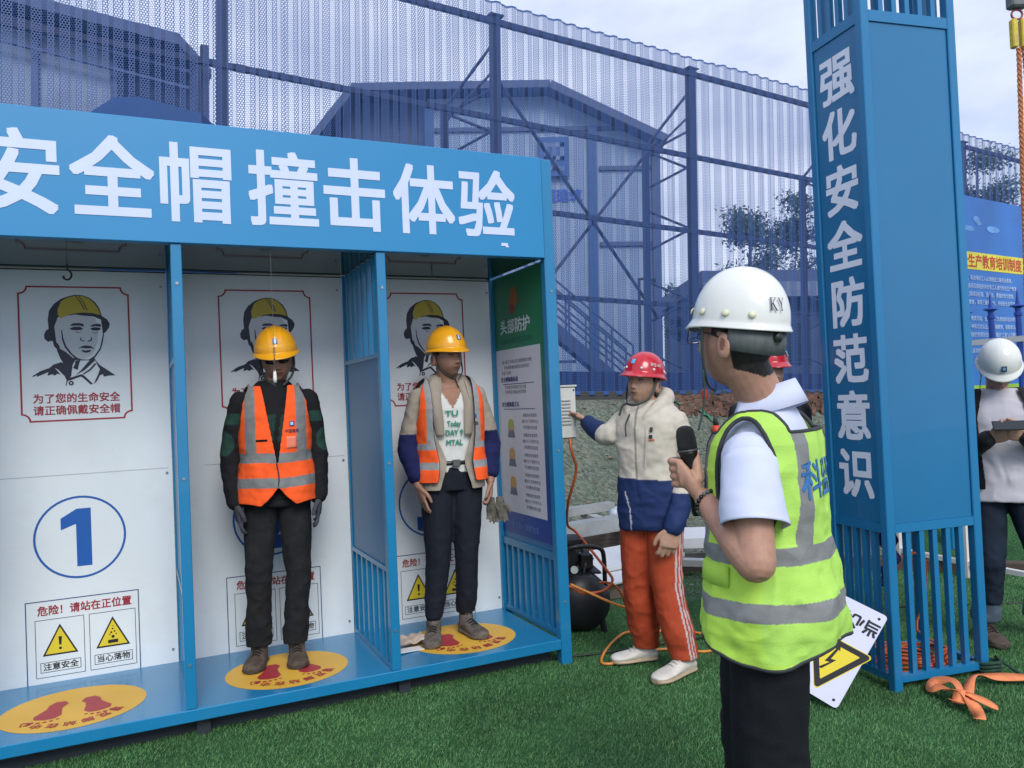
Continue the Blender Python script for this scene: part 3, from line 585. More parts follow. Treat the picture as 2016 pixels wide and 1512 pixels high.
# caution label
def rect(x0, x1, z0, z1): return [(x0, z1), (x1, z1), (x1, z0), (x0, z0)]
boothpart('caution_border', ring_print(rect(-.265, .255, .145, .566), .005, D - .001, mat('print_slate', (.02, .07, .2), .5), 'caution_border'))
for s, (x0, x1) in enumerate(((-.225, -.005), (.02, .237))):
    for r4 in (rect(x0, x1, .178, .470), rect(x0 + .02, x1 - .02, .203, .252)):
        boothpart('caution_box', ring_print(r4, .0028, D - .001, BLK, 'caution_box'))
def disc(q, x, z, r, dy, mi, n=10, sx=1): q.add([(x + sx * r * math.cos(t), D - dy, z + r * math.sin(t)) for t in np.linspace(0, 2 * math.pi, n + 1)[:-1]], [tuple(range(n))], mi)
for cx in (-.115, .128):
    q = MB()
    for r_, dz, mi in ((.100, 0, 1), (.084, .0004, 0)):
        pts = [(cx + r_ * math.sin(R(a)) * .93, .338 + r_ * math.cos(R(a)) * 1.05) for a in (0, 120, 240)]
        q.add([(x, D - .001 - dz, z) for x, z in pts], [(0, 1, 2)], mi)
    if cx < 0: q.add([(-.123, D - .0018, .378), (-.107, D - .0018, .378), (-.110, D - .0018, .335), (-.120, D - .0018, .335)], [(0, 1, 2, 3)], 1); disc(q, -.115, .318, .007, .0018, 1)
    else:
        disc(q, .128, .337, .008, .0018, 1); q.add([(.104, D - .0018, .322), (.152, D - .0018, .322), (.152, D - .0018, .304), (.104, D - .0018, .304)], [(0, 1, 2, 3)], 1)
        for x, z, r in ((.120, .36, .006), (.136, .364, .005), (.127, .378, .005), (.143, .35, .004), (.113, .349, .004), (.129, .392, .003)): disc(q, x, z, r, .0018, 1, 5)
    boothpart('warning_triangle', q.mesh('warning_triangle', [YW, BLK]))
for k in range(3):
    cx = -2.438 + .969 * k
    wall_text('危险！请站在正位置', RED, cx + .004, .516, D - .0008, .0485, .052, booth, .02, 'caution_heading')
    wall_text('注意安全', BLK, cx - .115, .229, D - .0008, .040, .038, booth, .015, 'caution_caption'); wall_text('当心落物', BLK, cx + .128, .229, D - .0008, .040, .038, booth, .015, 'caution_caption')
# round floor stickers with footprints
foot = [(-.012, -.10), (.018, -.095), (.03, -.06), (.026, -.02), (.036, .02), (.045, .055), (.035, .085), (.0, .095), (-.03, .085), (-.042, .05), (-.03, .01), (-.022, -.03), (-.03, -.07)]
MATM = None
for k in range(3):
    c = link('floor_sticker', None, booth, loc=((-2.465, -1.49, -.515)[k], .335, Z0))
    me = MB(); n = 56; me.add([(.308 * math.cos(t), .285 * math.sin(t), .0012) for t in np.linspace(0, 2 * math.pi, n + 1)[:-1]] + [(.306 * math.cos(t), .283 * math.sin(t), .0001) for t in np.linspace(0, 2 * math.pi, n + 1)[:-1]], [tuple(range(n))] + [(i, i + n, (i + 1) % n + n, (i + 1) % n) for i in range(n)])
    c.data = None; bpy.data.objects.remove(c)
    c = link('floor_sticker', me.mesh('floor_sticker', YEL), booth, loc=((-2.465, -1.49, -.515)[k], .335, Z0))
    f = MB()
    for s in (-1, 1):
        def tr(x, y): x *= s; a = R(14) * -s; return (x * math.cos(a) - y * math.sin(a) + s * .085, (x * math.sin(a) + y * math.cos(a)) * -1.05 + .0)
        pts = [tr(x * 1.35, y * 1.15) for x, y in foot]
        if s > 0: pts = pts[::-1]
        f.add([(x, y, .002) for x, y in pts], [tuple(range(len(pts)))])
        for j, (tx, ty, tr_) in enumerate(((.036, .118, .013), (.012, .123, .0095), (-.008, .12, .0085), (-.026, .112, .008), (-.042, .098, .007))):
            tr_ *= 1.15; x, y = tr(tx * 1.35, ty * 1.12); f.add([(x + tr_ * math.cos(t), y + tr_ * math.sin(t), .002) for t in np.linspace(0, 2 * math.pi, 11)[:-1]], [tuple(range(10))])
    f.obj('footprints', SRED, c)
    for j, ch in enumerate('请双脚站在中心'):
        a = R(-90 + 52 - j * 17.5); rr = .232
        def place(A, B, C_, a=a): 
            ct, st_ = math.cos(a + math.pi / 2 + math.pi), math.sin(a + math.pi / 2 + math.pi)
            return np.stack([rr * math.cos(a) + A * ct - B * st_, rr * .93 * math.sin(a) + A * st_ + B * ct, .002 + C_], 1)
        link('sticker_character', text_mesh(ch, SRED, .054, .054, .02, place), c)
# partitions
bh = MB().cyl((0, 0, 0), (0, -.004, 0), .0075, 6).mesh('bolt', mat('bolt_zinc', (.35, .37, .38), .35, metal=.8))
for z in (.35, 1.2, 2.1):
    for x in (-.021, -1.0025, -1.971): link('bolt', bh, booth, loc=(x, -.0005, z))
for k in range(3):
    for z in (.22, 1.18, 2.20):
        for x in (XL[k] + .05, XL[k + 1] - .05): link('bolt', bh, booth, loc=(x, D - .0002, z))
def slats(parent, x, ys, z0, z1, m=BLUE, w=.016, name='slat'):
    me = MB().box(-w, w, -w * .8, w * .8, 0, z1 - z0).mesh(name, m)
    for y in ys: link(name, me, parent, loc=(x, y, z0))
for x in XL[:3]:
    dv = link('partition', MB().box(x - .012, x + .012, .051, .778, .665, 1.745).mesh('partition', BLUED), booth)
    for z in (.64, 1.745): MB().box(x - .02, x + .02, .0505, .778, z, z + .024).obj('rail', BLUE, dv)
    MB().box(x - .021, x + .021, .0505, .78, Z0 + .001, Z0 + .03).obj('rail', BLUE, dv); MB().box(x - .02, x + .02, .778, .799, Z0, Z1 - .001).obj('rear_stile', BLUE, dv)
    slats(dv, x, np.linspace(.13, .70, 6), Z0 + .03, .64); slats(dv, x, np.linspace(.13, .70, 6), 1.769, Z1 - .002)
# right-hand wall with the head protection poster
x = XL[3]; rw_ = link('side_wall', MB().box(x - .01, x + .02, .056, .774, .62, Z1 - .001).mesh('side_wall', BLUED), booth)
MB().box(x - .02, x + .025, .056, .774, .575, .619).obj('rail', BLUE, rw_); MB().box(x - .02, x + .025, .056, .774, Z0 + .001, Z0 + .035).obj('rail', BLUE, rw_)
slats(rw_, x, np.linspace(.13, .72, 8), Z0 + .035, .575)
def grad_mat():
    m = bpy.data.materials.new('poster_print'); m.use_nodes = True; t = m.node_tree; b = t.nodes['Principled BSDF']; N = t.nodes.new; L = t.links.new
    tc = N('ShaderNodeTexCoord'); s = N('ShaderNodeSeparateXYZ'); L(tc.outputs['Object'], s.inputs[0]); mr = N('ShaderNodeMapRange'); mr.inputs['From Min'].default_value = .655; mr.inputs['From Max'].default_value = 2.28
    L(s.outputs[2], mr.inputs[0]); r = N('ShaderNodeValToRGB'); e = r.color_ramp.elements; e[0].position = .0; e[0].color = (.004, .04, .27, 1); e[1].position = 1; e[1].color = (.01, .17, .07, 1)
    k = e.new(.15); k.color = (.004, .05, .30, 1); k = e.new(.68); k.color = (.006, .19, .09, 1); L(mr.outputs[0], r.inputs[0]); L(r.outputs[0], b.inputs['Base Color']); b.inputs['Roughness'].default_value = .4; return m
xp = x - .0115
po = link('safety_poster', MB().box(xp, xp + .001, .092, .772, .655, 2.283).mesh('safety_poster', grad_mat()), booth)
MB().box(xp - .001, xp - .0002, .142, .772, .792, 1.815).obj('white_sheet', mat('poster_white', (.62, .63, .70), .5, var=.03), po)
def side_text(body, m, cy, cz, sx, sz, bold=.01, dx=.0015, name='poster_text'):
    return link(name, text_mesh(body, m, sx, sz, bold, lambda a, b, c: np.stack([xp - dx - c, cy - a, cz + b], 1)), po)
side_text('头部防护', mat('poster_letter', (.6, .7, .72), .5), .47, 1.955, .108, .095, .02)
side_text('HEAD PROTECTION', mat('poster_dim', (.02, .1, .07), .5), .46, 1.865, .048, .05, 0)
DK = mat('poster_ink', (.03, .03, .05), .5, var=0); INK = mat('poster_navy', (.02, .03, .20), .5, var=0)
lines = [('进入施工现场必须正确佩戴安全帽', .47, 1.735), ('安全帽的帽衬帽壳应保持完好', .47, 1.700), ('系紧下颏带', .62, 1.665), ('不准使用有缺陷的安全帽', .50, 1.575), ('不准将安全帽当坐垫使用', .50, 1.545)]
for t, cy, cz in lines: side_text(t, DK, cy, cz, .028, .026, 0, name='poster_line')
for t, cz in (('安全帽佩戴标准', 1.625), ('安全帽佩戴方法', 1.468)):
    side_text(t, INK, .58, cz, .036, .034, .01, name='poster_heading'); MB().box(xp - .0014, xp - .0011, .24, .68, cz - .032, cz - .027).obj('poster_rule', INK, po)
for i in range(15):
    cz = 1.40 - i * .037 - (.01 * (i // 3)); side_text(['佩戴前检查帽壳', '帽衬与下颏带齐全', '并调整松紧适度'][i % 3], DK, .315, cz, .027, .024, 0, name='poster_line')
pic = MB()
def dsk(q, cy, cz, ry, rz, mi, dx, n=14, top=0):
    q.add([(xp - dx, cy - ry * math.cos(t), cz + rz * math.sin(t)) for t in np.linspace(0, 2 * math.pi, n + 1)[:-1]], [tuple(range(n))], mi)
for cz, c in ((1.32, 2), (1.14, 3), (.96, 3)):
    dsk(pic, .585, cz, .045, .05, 0, .0016); dsk(pic, .585, cz + .025, .042, .032, c, .0018); pic.add([(xp - .0017, .64, cz - .06), (xp - .0017, .53, cz - .06), (xp - .0017, .545, cz - .015), (xp - .0017, .625, cz - .015)], [(0, 1, 2, 3)], 1)
pic.obj('poster_pictures', [mat('pic_skin', (.5, .28, .16), .5), mat('pic_grey', (.12, .13, .2), .5), mat('pic_green', (.32, .42, .05), .5), mat('pic_orange', (.55, .3, .08), .5)], po)
pic = MB(); dsk(pic, .475, 2.13, .055, .065, 0, .0016, 20); dsk(pic, .475, 2.105, .078, .016, 0, .0018, 20); dsk(pic, .50, 2.06, .04, .03, 1, .0017); pic.obj('poster_helmet', [mat('pic_helmet', (.30, .10, .02), .5), mat('pic_red', (.3, .03, .02), .5)], po)
side_text('安全第一 预防为主', mat('poster_foot', (.12, .25, .6), .5), .44, .715, .045, .045, .01)
pts = [(.17, .83), (.17, 1.79), (.20, 1.80), (.74, 1.80), (.745, .81), (.2, .81)]
# chains with small weights hanging from the ceiling
CH = mat('chain_steel', (.12, .12, .12), .5, metal=.5)
for k, (xx, yy, zb) in enumerate(((-2.43, .25, 2.15), (-1.545, .03, 1.63), (-.55, .5, 2.2))):
    ct = thing('hanging_chain', ['short chain with a hook hanging from the ceiling of the left bay', 'long thin chain with a small white weight hanging in front of the left worker\'s face', 'short chain hanging from the ceiling above the right worker'][k], 'chain', (.263, 4.475, 0), R(25.1), 'chains hanging from the booth ceiling')
    m = MB(); z = 2.288
    m.cyl((xx, yy, 2.288), (xx, yy, zb + .06), .0011, 5)
    lk = MB(); z = zb + (.17 if k == 1 else .10)
    while z > zb + .06 and z > (0 if k != 1 else 0):
        a = len(lk.v) % 2; c = [(xx + .005 * math.cos(t) * (1 if int(z * 50) % 2 else .2), yy + .005 * math.cos(t) * (.2 if int(z * 50) % 2 else 1), z - .01 + .011 * math.sin(t)) for t in np.linspace(0, 2 * math.pi, 7)[:-1]]
        lk.tube(c, .0017, 4, closed=True); z -= .018
    lk.obj('links', CH, ct); m.obj('cord', CH, ct)
    if k == 1: v, f = tube([(xx, yy, zb + .06), (xx, yy, zb + .05), (xx, yy, zb + .02), (xx, yy, zb)], [.003, .007, .010, .008], 10); link('weight', newmesh('weight', v, f, mat('weight_white', (.75, .74, .68), .3), True), ct)
    elif k == 0:
        h = [(xx, yy, zb + .065), (xx, yy, zb + .045), (xx + .014, yy, zb + .03), (xx + .017, yy, zb + .01), (xx + .004, yy, zb - .006), (xx - .014, yy, zb + .0), (xx - .014, yy, zb + .012)]
        v, f = tube(spline(h, 4), .0045, 6); link('hook', newmesh('hook', v, f, mat('hook_dark', (.02, .02, .02), .4, metal=.6), True), ct)
# scrap of cardboard lying by the right worker's feet
cbx = thing('paper_scrap', 'crumpled white and brown paper wrapper lying at the right worker\'s feet', 'litter', (-.665, 4.45, .150), .4)
xs_ = np.linspace(0, 1, 12); G_ = np.stack(np.meshgrid(xs_ * .24 - .12, xs_ * .16 - .08), -1).reshape(-1, 2); Zz = .012 + .028 * np.abs(vnoise(np.c_[G_, G_[:, :1] * 0], 22, 3)) + .015 * (vnoise(np.c_[G_, G_[:, :1] * 0], 50, 5) + 1)
i = (np.arange(11)[None] + 12 * np.arange(11)[:, None]).reshape(-1); o = link('wrapper', newmesh('wrapper', np.c_[G_, Zz], np.stack([i, i + 1, i + 13, i + 12], 1), mat('paper_brown', (.42, .34, .28), .8, var=.35, vs=14), False), cbx); o.modifiers.new('s', 'SOLIDIFY').thickness = .003
me = MB().box(-.14, .06, -.13, -.06, .002, .007).mesh('sheet', mat('paper_white', (.66, .66, .66), .7)); link('flap', me, cbx, rot=(0, .05, .2))

# ================================================================ control box on the booth's outer side
bx = thing('control_box', 'white louvred steel control box on the outer side of the booth', 'box', (.263, 4.475, 0), R(25.1))
CBW = mat('box_white', (.60, .62, .58), .4, var=.06, vs=8, dirt=.2, ds=6)
MB().box(.026, .215, .20, .44, 1.250, 1.560, b=.004).obj('case', CBW, bx); MB().box(.03, .212, .188, .199, 1.257, 1.553, b=.002).obj('door', CBW, bx); MB().box(.011, .0255, .24, .40, 1.30, 1.50).obj('bracket', CBW, bx)
MB().box(.020, .221, .184, .446, 1.5605, 1.570).obj('lid', CBW, bx); lv = MB().box(.115, .175, .181, .1875, 0, .007).mesh('louvre', mat('louvre_grey', (.36, .38, .38), .5))
for k in range(8): link('louvre', lv, bx, loc=(0, 0, 1.335 + .02 * k))
MB().cyl((.200, .182, 1.54), (.200, .188, 1.54), .005, 8).obj('lock', mat('lock_dark', (.05, .05, .03), .4), bx)
MB().cyl((.235, .30, 1.41), (.2155, .30, 1.41), .012, 8).obj('switch_knob', mat('knob_black', (.01, .01, .01), .4), bx)

# ================================================================ BLUE PILLAR
PIB = mat('pillar_blue', (.010, .165, .36), .36, var=.07, vs=1, coat=.15, bump=.03, bs=200); PIP = mat('pillar_panel', (.012, .15, .325), .30, var=.10, vs=.9, coat=.25, dirt=.1, dcol=(.04, .14, .3), ds=1.6)
pil = thing('lettered_pillar', 'tall blue square pillar with white vertical Chinese lettering and slatted foot', 'pillar', (1.787, 3.854, 0), R(16))
W, DP, ZT = .575, .43, 4.15; t_ = .048
for cx, cy in ((0, 0), (W - t_, 0), (0, DP - t_), (W - t_, DP - t_)): MB().box(cx, cx + t_, cy, cy + t_, .0, ZT, b=.004).obj('post', PIB, pil)
for z0, z1 in ((.045, .08), (.768, .812), (3.29, 3.345), (4.06, 4.12)):
    for (x0, x1, y0, y1) in ((t_ + .001, W - t_ - .001, .004, .04), (t_ + .001, W - t_ - .001, DP - .04, DP - .004), (.004, .04, t_ + .001, DP - t_ - .001), (W - .04, W - .004, t_ + .001, DP - t_ - .001)):
        MB().box(x0, x1, y0, y1, z0, z1).obj('rail', PIB, pil)
for (x0, x1, y0, y1) in ((t_ + .004, W - t_ - .004, .012, .018), (t_ + .004, W - t_ - .004, DP - .018, DP - .012), (.012, .018, t_ + .004, DP - t_ - .004), (W - .018, W - .012, t_ + .004, DP - t_ - .004)):
    MB().box(x0, x1, y0, y1, .813, 3.289).obj('panel', PIP, pil)
for z0, z1 in ((.08, .768), (3.345, 4.06)):
    me = MB().box(-.0135, .0135, -.014, .014, 0, z1 - z0).mesh('slat', PIB)
    for k in range(5):
        x = t_ + (W - 2 * t_) * (k + 1) / 6
        for y in ((.022,) if z0 < 1 else (.022, DP - .022)): link('slat', me, pil, loc=(x, y, z0))
    for k in range(4):
        y = t_ + (DP - 2 * t_) * (k + 1) / 5
        for x in ((.022,) if z0 < 1 else (.022, W - .022)): link('slat', me, pil, loc=(x, y, z0))
MB().box(-.01, W + .01, -.01, DP + .01, ZT, ZT + .02).obj('cap', PIB, pil)
PLW = mat('pillar_letter', (.74, .78, .88), .5, var=.04)
for k, ch in enumerate('强化安全防范意识'):
    cz = 3.085 - .2915 * k
    link('pillar_character', text_mesh(ch, PLW, .265, .26, .026, lambda a, b, c: np.stack([.0112 - c, .212 - a, cz + b], 1)), pil)
for a, b, r in (): MB().cyl((a, .0115, b), (a + .012, .0105, b), r * .6, 8).obj('dent', PIP, pil)
# orange hose coil inside the pillar
OR = mat('hose_orange', (.55, .10, .02), .4, var=.15, vs=10); OR2 = mat('hose_yellow_orange', (.62, .22, .03), .4, var=.15)
P = []
for i in range(150):
    a = i * .42; r = .15 + .012 * math.sin(i * .37); P.append((2.01 + r * math.cos(a) * 1.15, 4.13 + r * .92 * math.sin(a), .02 + .105 * (i / 150) + .012 * math.sin(i * .9)))
P += [(2.10, 4.25, .18), (2.16, 4.27, .33), (2.14, 4.2, .5), (2.08, 4.12, .60), (1.98, 4.08, .62), (1.88, 4.05, .55), (1.84, 4.04, .40)]
v, f = tube(spline(P, 3), .0065, 7); link('hose_coil', newmesh('hose_coil', v, f, OR, True), label='orange air hose coiled inside the slatted foot of the pillar', cat='hose')
# dark blue cloth hanging inside the pillar
P = spline([(1.93, 4.12, .82), (1.90, 4.10, .70), (1.905, 4.08, .60), (1.885, 4.10, .52), (1.86, 4.12, .46)], 6)
v, f = tube(P, [.05 + .012 * math.sin(i * 1.2) - .03 * i / len(P) for i in range(len(P))], 10); link('hanging_cloth', newmesh('hanging_cloth', v, f, mat('cloth_navy', (.01, .015, .10), .9, var=.3), True), label='dark blue cloth hanging inside the pillar behind the slats', cat='cloth')
# green rope wound at the pillar's right foot
P = [(2.335 + .055 * math.cos(a), 4.02 + .055 * math.sin(a), .015 + .075 * a / 26 + .004 * math.sin(a * 3)) for a in np.arange(0, 26, .4)] + [(2.42, 3.98, .06), (2.47, 3.92, .02), (2.43, 3.88, .01)]
v, f = tube(P, .008, 6); link('green_rope', newmesh('green_rope', v, f, mat('rope_green', (.015, .05, .03), .9, var=.3, vs=40), True), label='dark green rope wound round the right foot of the pillar', cat='rope')

# ================================================================ LEANING WARNING SIGN
B_ = np.array([1.427, 3.672, .012]); TR = np.array([1.745, 3.80, .385]); up = unit(TR - B_) * -1; H_ = np.linalg.norm(TR - B_)
xa = unit(np.array([-.666, .666, .336])); xa = unit(xa - up * np.dot(xa, up)); nn = np.cross(xa, up); Wd = .40
if nn[1] > 0: nn = -nn
# sign frame: origin at its upper right corner on the ground; local x = reading direction, z = up of the print, y = away from viewer
O = B_ + xa * (Wd / 2)
M4 = Matrix(((xa[0], -nn[0], up[0], O[0]), (xa[1], -nn[1], up[1], O[1]), (xa[2], -nn[2], up[2], O[2]), (0, 0, 0, 1)))
sgn = thing('shock_warning_sign', 'white electric shock warning sign leaning upside down against the pillar', 'sign', mw=M4)
m = MB(); hwid = Wd / 2; rr = .018; P = []
for cx, cz, a0 in ((hwid - rr, -rr, 0), (-hwid + rr, -rr, 90), (-hwid + rr, -H_ + rr, 180), (hwid - rr, -H_ + rr, 270)):
    for t in (0, 30, 60, 90): P.append((cx + rr * math.cos(R(a0 + t)), cz + rr * math.sin(R(a0 + t))))
v, f = poly_plate(P, -.001, .002); m.add(v, f); m.obj('plate', mat('sign_white_plate', (.62, .64, .80), .35, var=.03), sgn)
m = MB()
def rtri(q, cz, r, rad, dy, mi):
    P = []
    for a in (90, 210, 330):
        cx, cz2 = (r - 2 * rad) * math.cos(R(a)), cz + (r - 2 * rad) * math.sin(R(a))
        for t in (-60, -30, 0, 30, 60): P.append((cx + rad * math.cos(R(a + t)), cz2 + rad * math.sin(R(a + t))))
    q.add([(x - .075, dy, z) for x, z in P], [tuple(range(len(P)))], mi)
zc = -.205
m = MB(); rtri(m, zc, .183, .014, -.0014, 0); rtri(m, zc, .175, .013, -.0018, 1); rtri(m, zc, .122, .003, -.0022, 0)
bolt = [(.018, .075), (-.022, .005), (.002, .012), (-.008, -.045), (-.018, -.040), (.0, -.085), (.016, -.045), (.004, -.043), (.022, .035), (.0, .028), (.034, .075)]
m.add([(x - .075, -.0026, zc + z) for x, z in bolt], [tuple(range(len(bolt)))], 1)
m.obj('warning_print', [YW, BLK], sgn)
wall_text('当心触电', BLK, -.045, -H_ + .092, -.0013, .078, .078, sgn, .03, 'sign_text')
for sx in (-1, 1):
    for z in (-.03, -H_ + .03): MB().cyl((sx * (hwid - .03), -.0016, z), (sx * (hwid - .03), -.0012, z), .007, 10).obj('hole', BLK, sgn)

# ================================================================ ORANGE STRAP ON THE TURF
stp = thing('orange_strap', 'orange webbing strap lying in a loose knot on the turf', 'strap', (2.0, 3.66, .03)); SO = mat('strap_orange', (.78, .24, .09), .65, var=.12, vs=30, bump=.3, bs=300)
def ribbon(pts, wd, tilt=0, name='webbing'):
    P = spline(np.array(pts) - (2.0, 3.66, .03), 6); V = []; F = []
    for i in range(len(P)):
        t = unit(P[min(i + 1, len(P) - 1)] - P[max(i - 1, 0)]); s = unit(np.cross(t, [0, 0, 1])); a = tilt * math.sin(i * .35); s = s * math.cos(a) + np.array([0, 0, 1]) * math.sin(a)
        V += [P[i] - s * wd / 2, P[i] + s * wd / 2]
        if i: F.append((2 * i - 2, 2 * i - 1, 2 * i + 1, 2 * i))
    o = link(name, newmesh(name, V, F, SO, True), stp); o.modifiers.new('s', 'SOLIDIFY').thickness = .003
ribbon([(2.45, 3.86, .05), (2.30, 3.90, .045), (2.17, 3.86, .07), (2.06, 3.72, .05), (1.99, 3.60, .06), (1.93, 3.64, .05)], .05, .5)
ribbon([(1.955, 3.45, .035), (1.985, 3.52, .04), (1.99, 3.62, .07), (1.96, 3.74, .06), (1.93, 3.80, .045), (1.99, 3.86, .05), (2.03, 3.78, .075), (2.0, 3.66, .06)], .05, .7)
ribbon([(2.10, 3.555, .035), (2.05, 3.585, .06), (1.98, 3.65, .085), (1.95, 3.70, .07)], .048, .3)
ribbon([(1.945, 3.60, .045), (1.98, 3.635, .09), (2.03, 3.655, .05)], .05, .2)

# ================================================================ AIR COMPRESSOR
ac = thing('air_compressor', 'black air compressor with round tank and tubular handle beside the booth', 'compressor', (.40, 4.95, 0), R(8)); AK = mat('tank_black', (.012, .014, .017), .42, var=.15, vs=5, bump=.05, dirt=.15, dcol=(.05, .05, .05)); AM = mat('motor_metal', (.25, .26, .27), .4, metal=.7, var=.3, vs=30)
P = [(0, 0, .20), (0, .02, .20), (0, .05, .20), (0, .09, .20), (0, .45, .20), (0, .5, .20), (0, .54, .20)]; v, f = tube(P, [.04, .12, .165, .182, .182, .15, .05], 36); link('tank', newmesh('tank', v, f, AK, True), ac)
for x in (-.12, .12):
    for y in (.08, .44): MB().cyl((x, y, .08), (x * 1.1, y, 0), .02, 8).obj('leg', AK, ac)
v, f = tube(spline([(-.115, .10, .35), (-.12, .08, .46), (-.09, .07, .535), (-.03, .06, .555), (.06, .06, .55), (.125, .06, .53), (.145, .07, .47), (.15, .09, .30)], 6), .0145, 10); link('handle', newmesh('handle', v, f, AK, True), ac)
mo = MB(); v, f = tube([(-.09, .12, .475), (-.09, .13, .475), (-.09, .30, .475), (-.09, .33, .475)], [.07, .092, .092, .06], 20); link('motor', newmesh('motor', v, f, AK, True), ac)
fn = MB().cyl((0, 0, 0), (0, .006, 0), .10, 20).mesh('fin', AK)
for k in range(7): link('cooling_fin', fn, ac, loc=(-.09, .15 + k * .022, .475))
MB().box(.005, .085, .11, .20, .40, .49, b=.006).obj('pressure_switch', mat('plastic_black', (.01, .01, .01), .5), ac)
MB().box(.03, .10, .2, .3, .37, .45, b=.01).cyl((.065, .25, .45), (.065, .25, .52), .03, 12).obj('cylinder_head', AM, ac)
q = MB()
for k in range(9): a = random.uniform(-.05, .12); q.cyl((a, .12 + .02 * k, .375), (a + random.uniform(-.03, .03), .11 + .02 * k, .44), .006, 6)
q.obj('pipes', AM, ac, kind='stuff')
MB().cyl((-.045, .085, .405), (-.045, .10, .405), .024, 16).obj('pressure_gauge', mat('gauge_face', (.6, .68, .66), .3), ac)
MB().box(-.13, .13, .1, .4, .368, .38).obj('mounting_plate', AK, ac)
MB().box(-.10, .02, .1, .28, .555, .60, b=.01).obj('filter_box', AK, ac)

# hoses running over the turf
def hose(name, pts, r, m, label): v, f = tube(spline(pts, 7), r, 8); link(name, newmesh(name, v, f, m, True), label=label, cat='hose')
hose('air_hose', [(.33, 4.72, 1.25), (.335, 4.70, 1.18), (.36, 4.72, 1.08), (.34, 4.74, .98), (.31, 4.82, .86), (.31, 5.0, .70), (.37, 5.1, .63), (.46, 5.0, .52), (.53, 4.88, .43), (.56, 4.85, .37), (.50, 4.82, .32), (.38, 4.82, .31), (.29, 4.84, .35)], .0085, OR, 'red orange hose hanging from the control box down over the compressor')
hose('air_hose', [(.30, 4.80, .37), (.42, 4.80, .31), (.55, 4.78, .25), (.66, 4.80, .20), (.74, 4.86, .10), (.80, 4.95, .02), (.92, 5.0, .012), (1.1, 4.9, .012)], .008, OR2, 'yellow orange hose sloping from the compressor behind the helper\'s legs')
hose('air_hose', [(.72, 4.95, .02), (.63, 4.92, .03), (.54, 4.80, .015), (.47, 4.62, .015), (.435, 4.48, .015), (.44, 4.42, .015), (.50, 4.42, .015), (.60, 4.50, .015), (.72, 4.60, .015), (.86, 4.62, .015), (1.05, 4.55, .015), (1.2, 4.7, .015)], .008, OR2, 'yellow orange hose looping on the turf behind the white shoes')
hose('air_hose', [(.48, 4.86, .36), (.56, 4.90, .34), (.62, 4.95, .27), (.66, 5.02, .16), (.70, 5.1, .05), (.8, 5.2, .02), (.95, 5.25, .02)], .007, OR, 'thin red orange hose trailing behind the compressor handle')
hose('ground_cable', [(-.2, 4.45, .012), (.2, 4.55, .014), (.5, 4.62, .012), (.8, 4.72, .012), (1.3, 4.9, .012), (2.0, 5.2, .012), (3.0, 5.3, .012), (4.2, 5.0, .012)], .006, mat('cable_black', (.008, .008, .008), .5), 'thin black cable lying across the turf behind the pillar')

# ================================================================ MATERIAL PILE BEYOND THE TURF
GS = mat('galvanised_steel', (.42, .44, .44), .45, metal=.3, var=.15, vs=6, dirt=.3, ds=5); PW = mat('board_pale', (.66, .68, .70), .55, var=.05, dirt=.2, dcol=(.4, .38, .34), ds=4)
def beam(name, a, b, wd, ht, m, label, cat, open_=True):
    a = np.array(a, float); b = np.array(b, float); l = np.linalg.norm(b - a); d = (b - a) / l; yaw = math.atan2(d[1], d[0]); pt = math.asin(d[2])
    q = MB()
    if open_:
        q.box(0, l, -wd / 2, wd / 2, ht - .006, ht); q.box(0, l, -wd / 2, -wd / 2 + .006, 0, ht - .0065); q.box(0, l, wd / 2 - .006, wd / 2, 0, ht - .0065)
    else: q.box(0, l, -wd / 2, wd / 2, 0, ht, b=.003)
    o = q.obj(name, m); o.matrix_world = Matrix.Translation(a) @ Matrix.Rotation(yaw, 4, 'Z') @ Matrix.Rotation(-pt, 4, 'Y'); o['label'] = label; o['category'] = cat; return o
beam('steel_channel', (-.3, 7.7, .27), (.97, 8.15, .33), .14, .075, GS, 'upper galvanised channel lying across the far side of the pile', 'channel')
beam('steel_channel', (-.2, 6.9, .20), (.93, 7.3, .27), .18, .12, GS, 'wide grey channel lying nearest the booth on the pile', 'channel')
beam('steel_channel', (.68, 8.15, .27), (1.05, 7.2, .22), .09, .05, GS, 'short channel laid crosswise between the two longer ones', 'channel')
beam('steel_channel', (1.30, 6.35, .12), (2.3, 6.1, .10), .10, .05, GS, 'grey channel sticking out behind the presenter\'s elbow', 'channel')
beam('white_board', (.45, 6.35, .14), (1.20, 6.75, .16), .62, .035, PW, 'large pale board lying flat beside the compressor', 'board', False)
beam('white_board', (1.05, 7.05, .17), (2.2, 6.95, .17), .55, .09, PW, 'thick white board on the pile right of the helper', 'board', False)
beam('white_board', (.55, 5.95, .115), (1.0, 6.25, .12), .40, .02, PW, 'thin pale offcut in front of the large board', 'board', False)
beam('timber_baulk', (.40, 5.86, .0), (1.15, 6.0, .0), .10, .10, mat('wood_grey', (.17, .14, .11), .85, var=.3, vs=8, stretch=(1, 6, 6)), 'weathered timber under the front edge of the boards', 'timber', False)
beam('timber_baulk', (.9, 6.6, .0), (2.3, 6.75, .0), .14, .13, mat('wood_dark', (.03, .025, .02), .9, var=.3), 'dark timber supporting the thick white board', 'timber', False)
beam('timber_baulk', (-.3, 7.5, .02), (1.2, 7.6, .02), .12, .18, MATS['wood_grey'], 'brown timber below the crossing channels', 'timber', False)
pb = thing('plastic_bag', 'crumpled clear and blue plastic bag behind the helper', 'bag', (1.0, 7.75, .33))
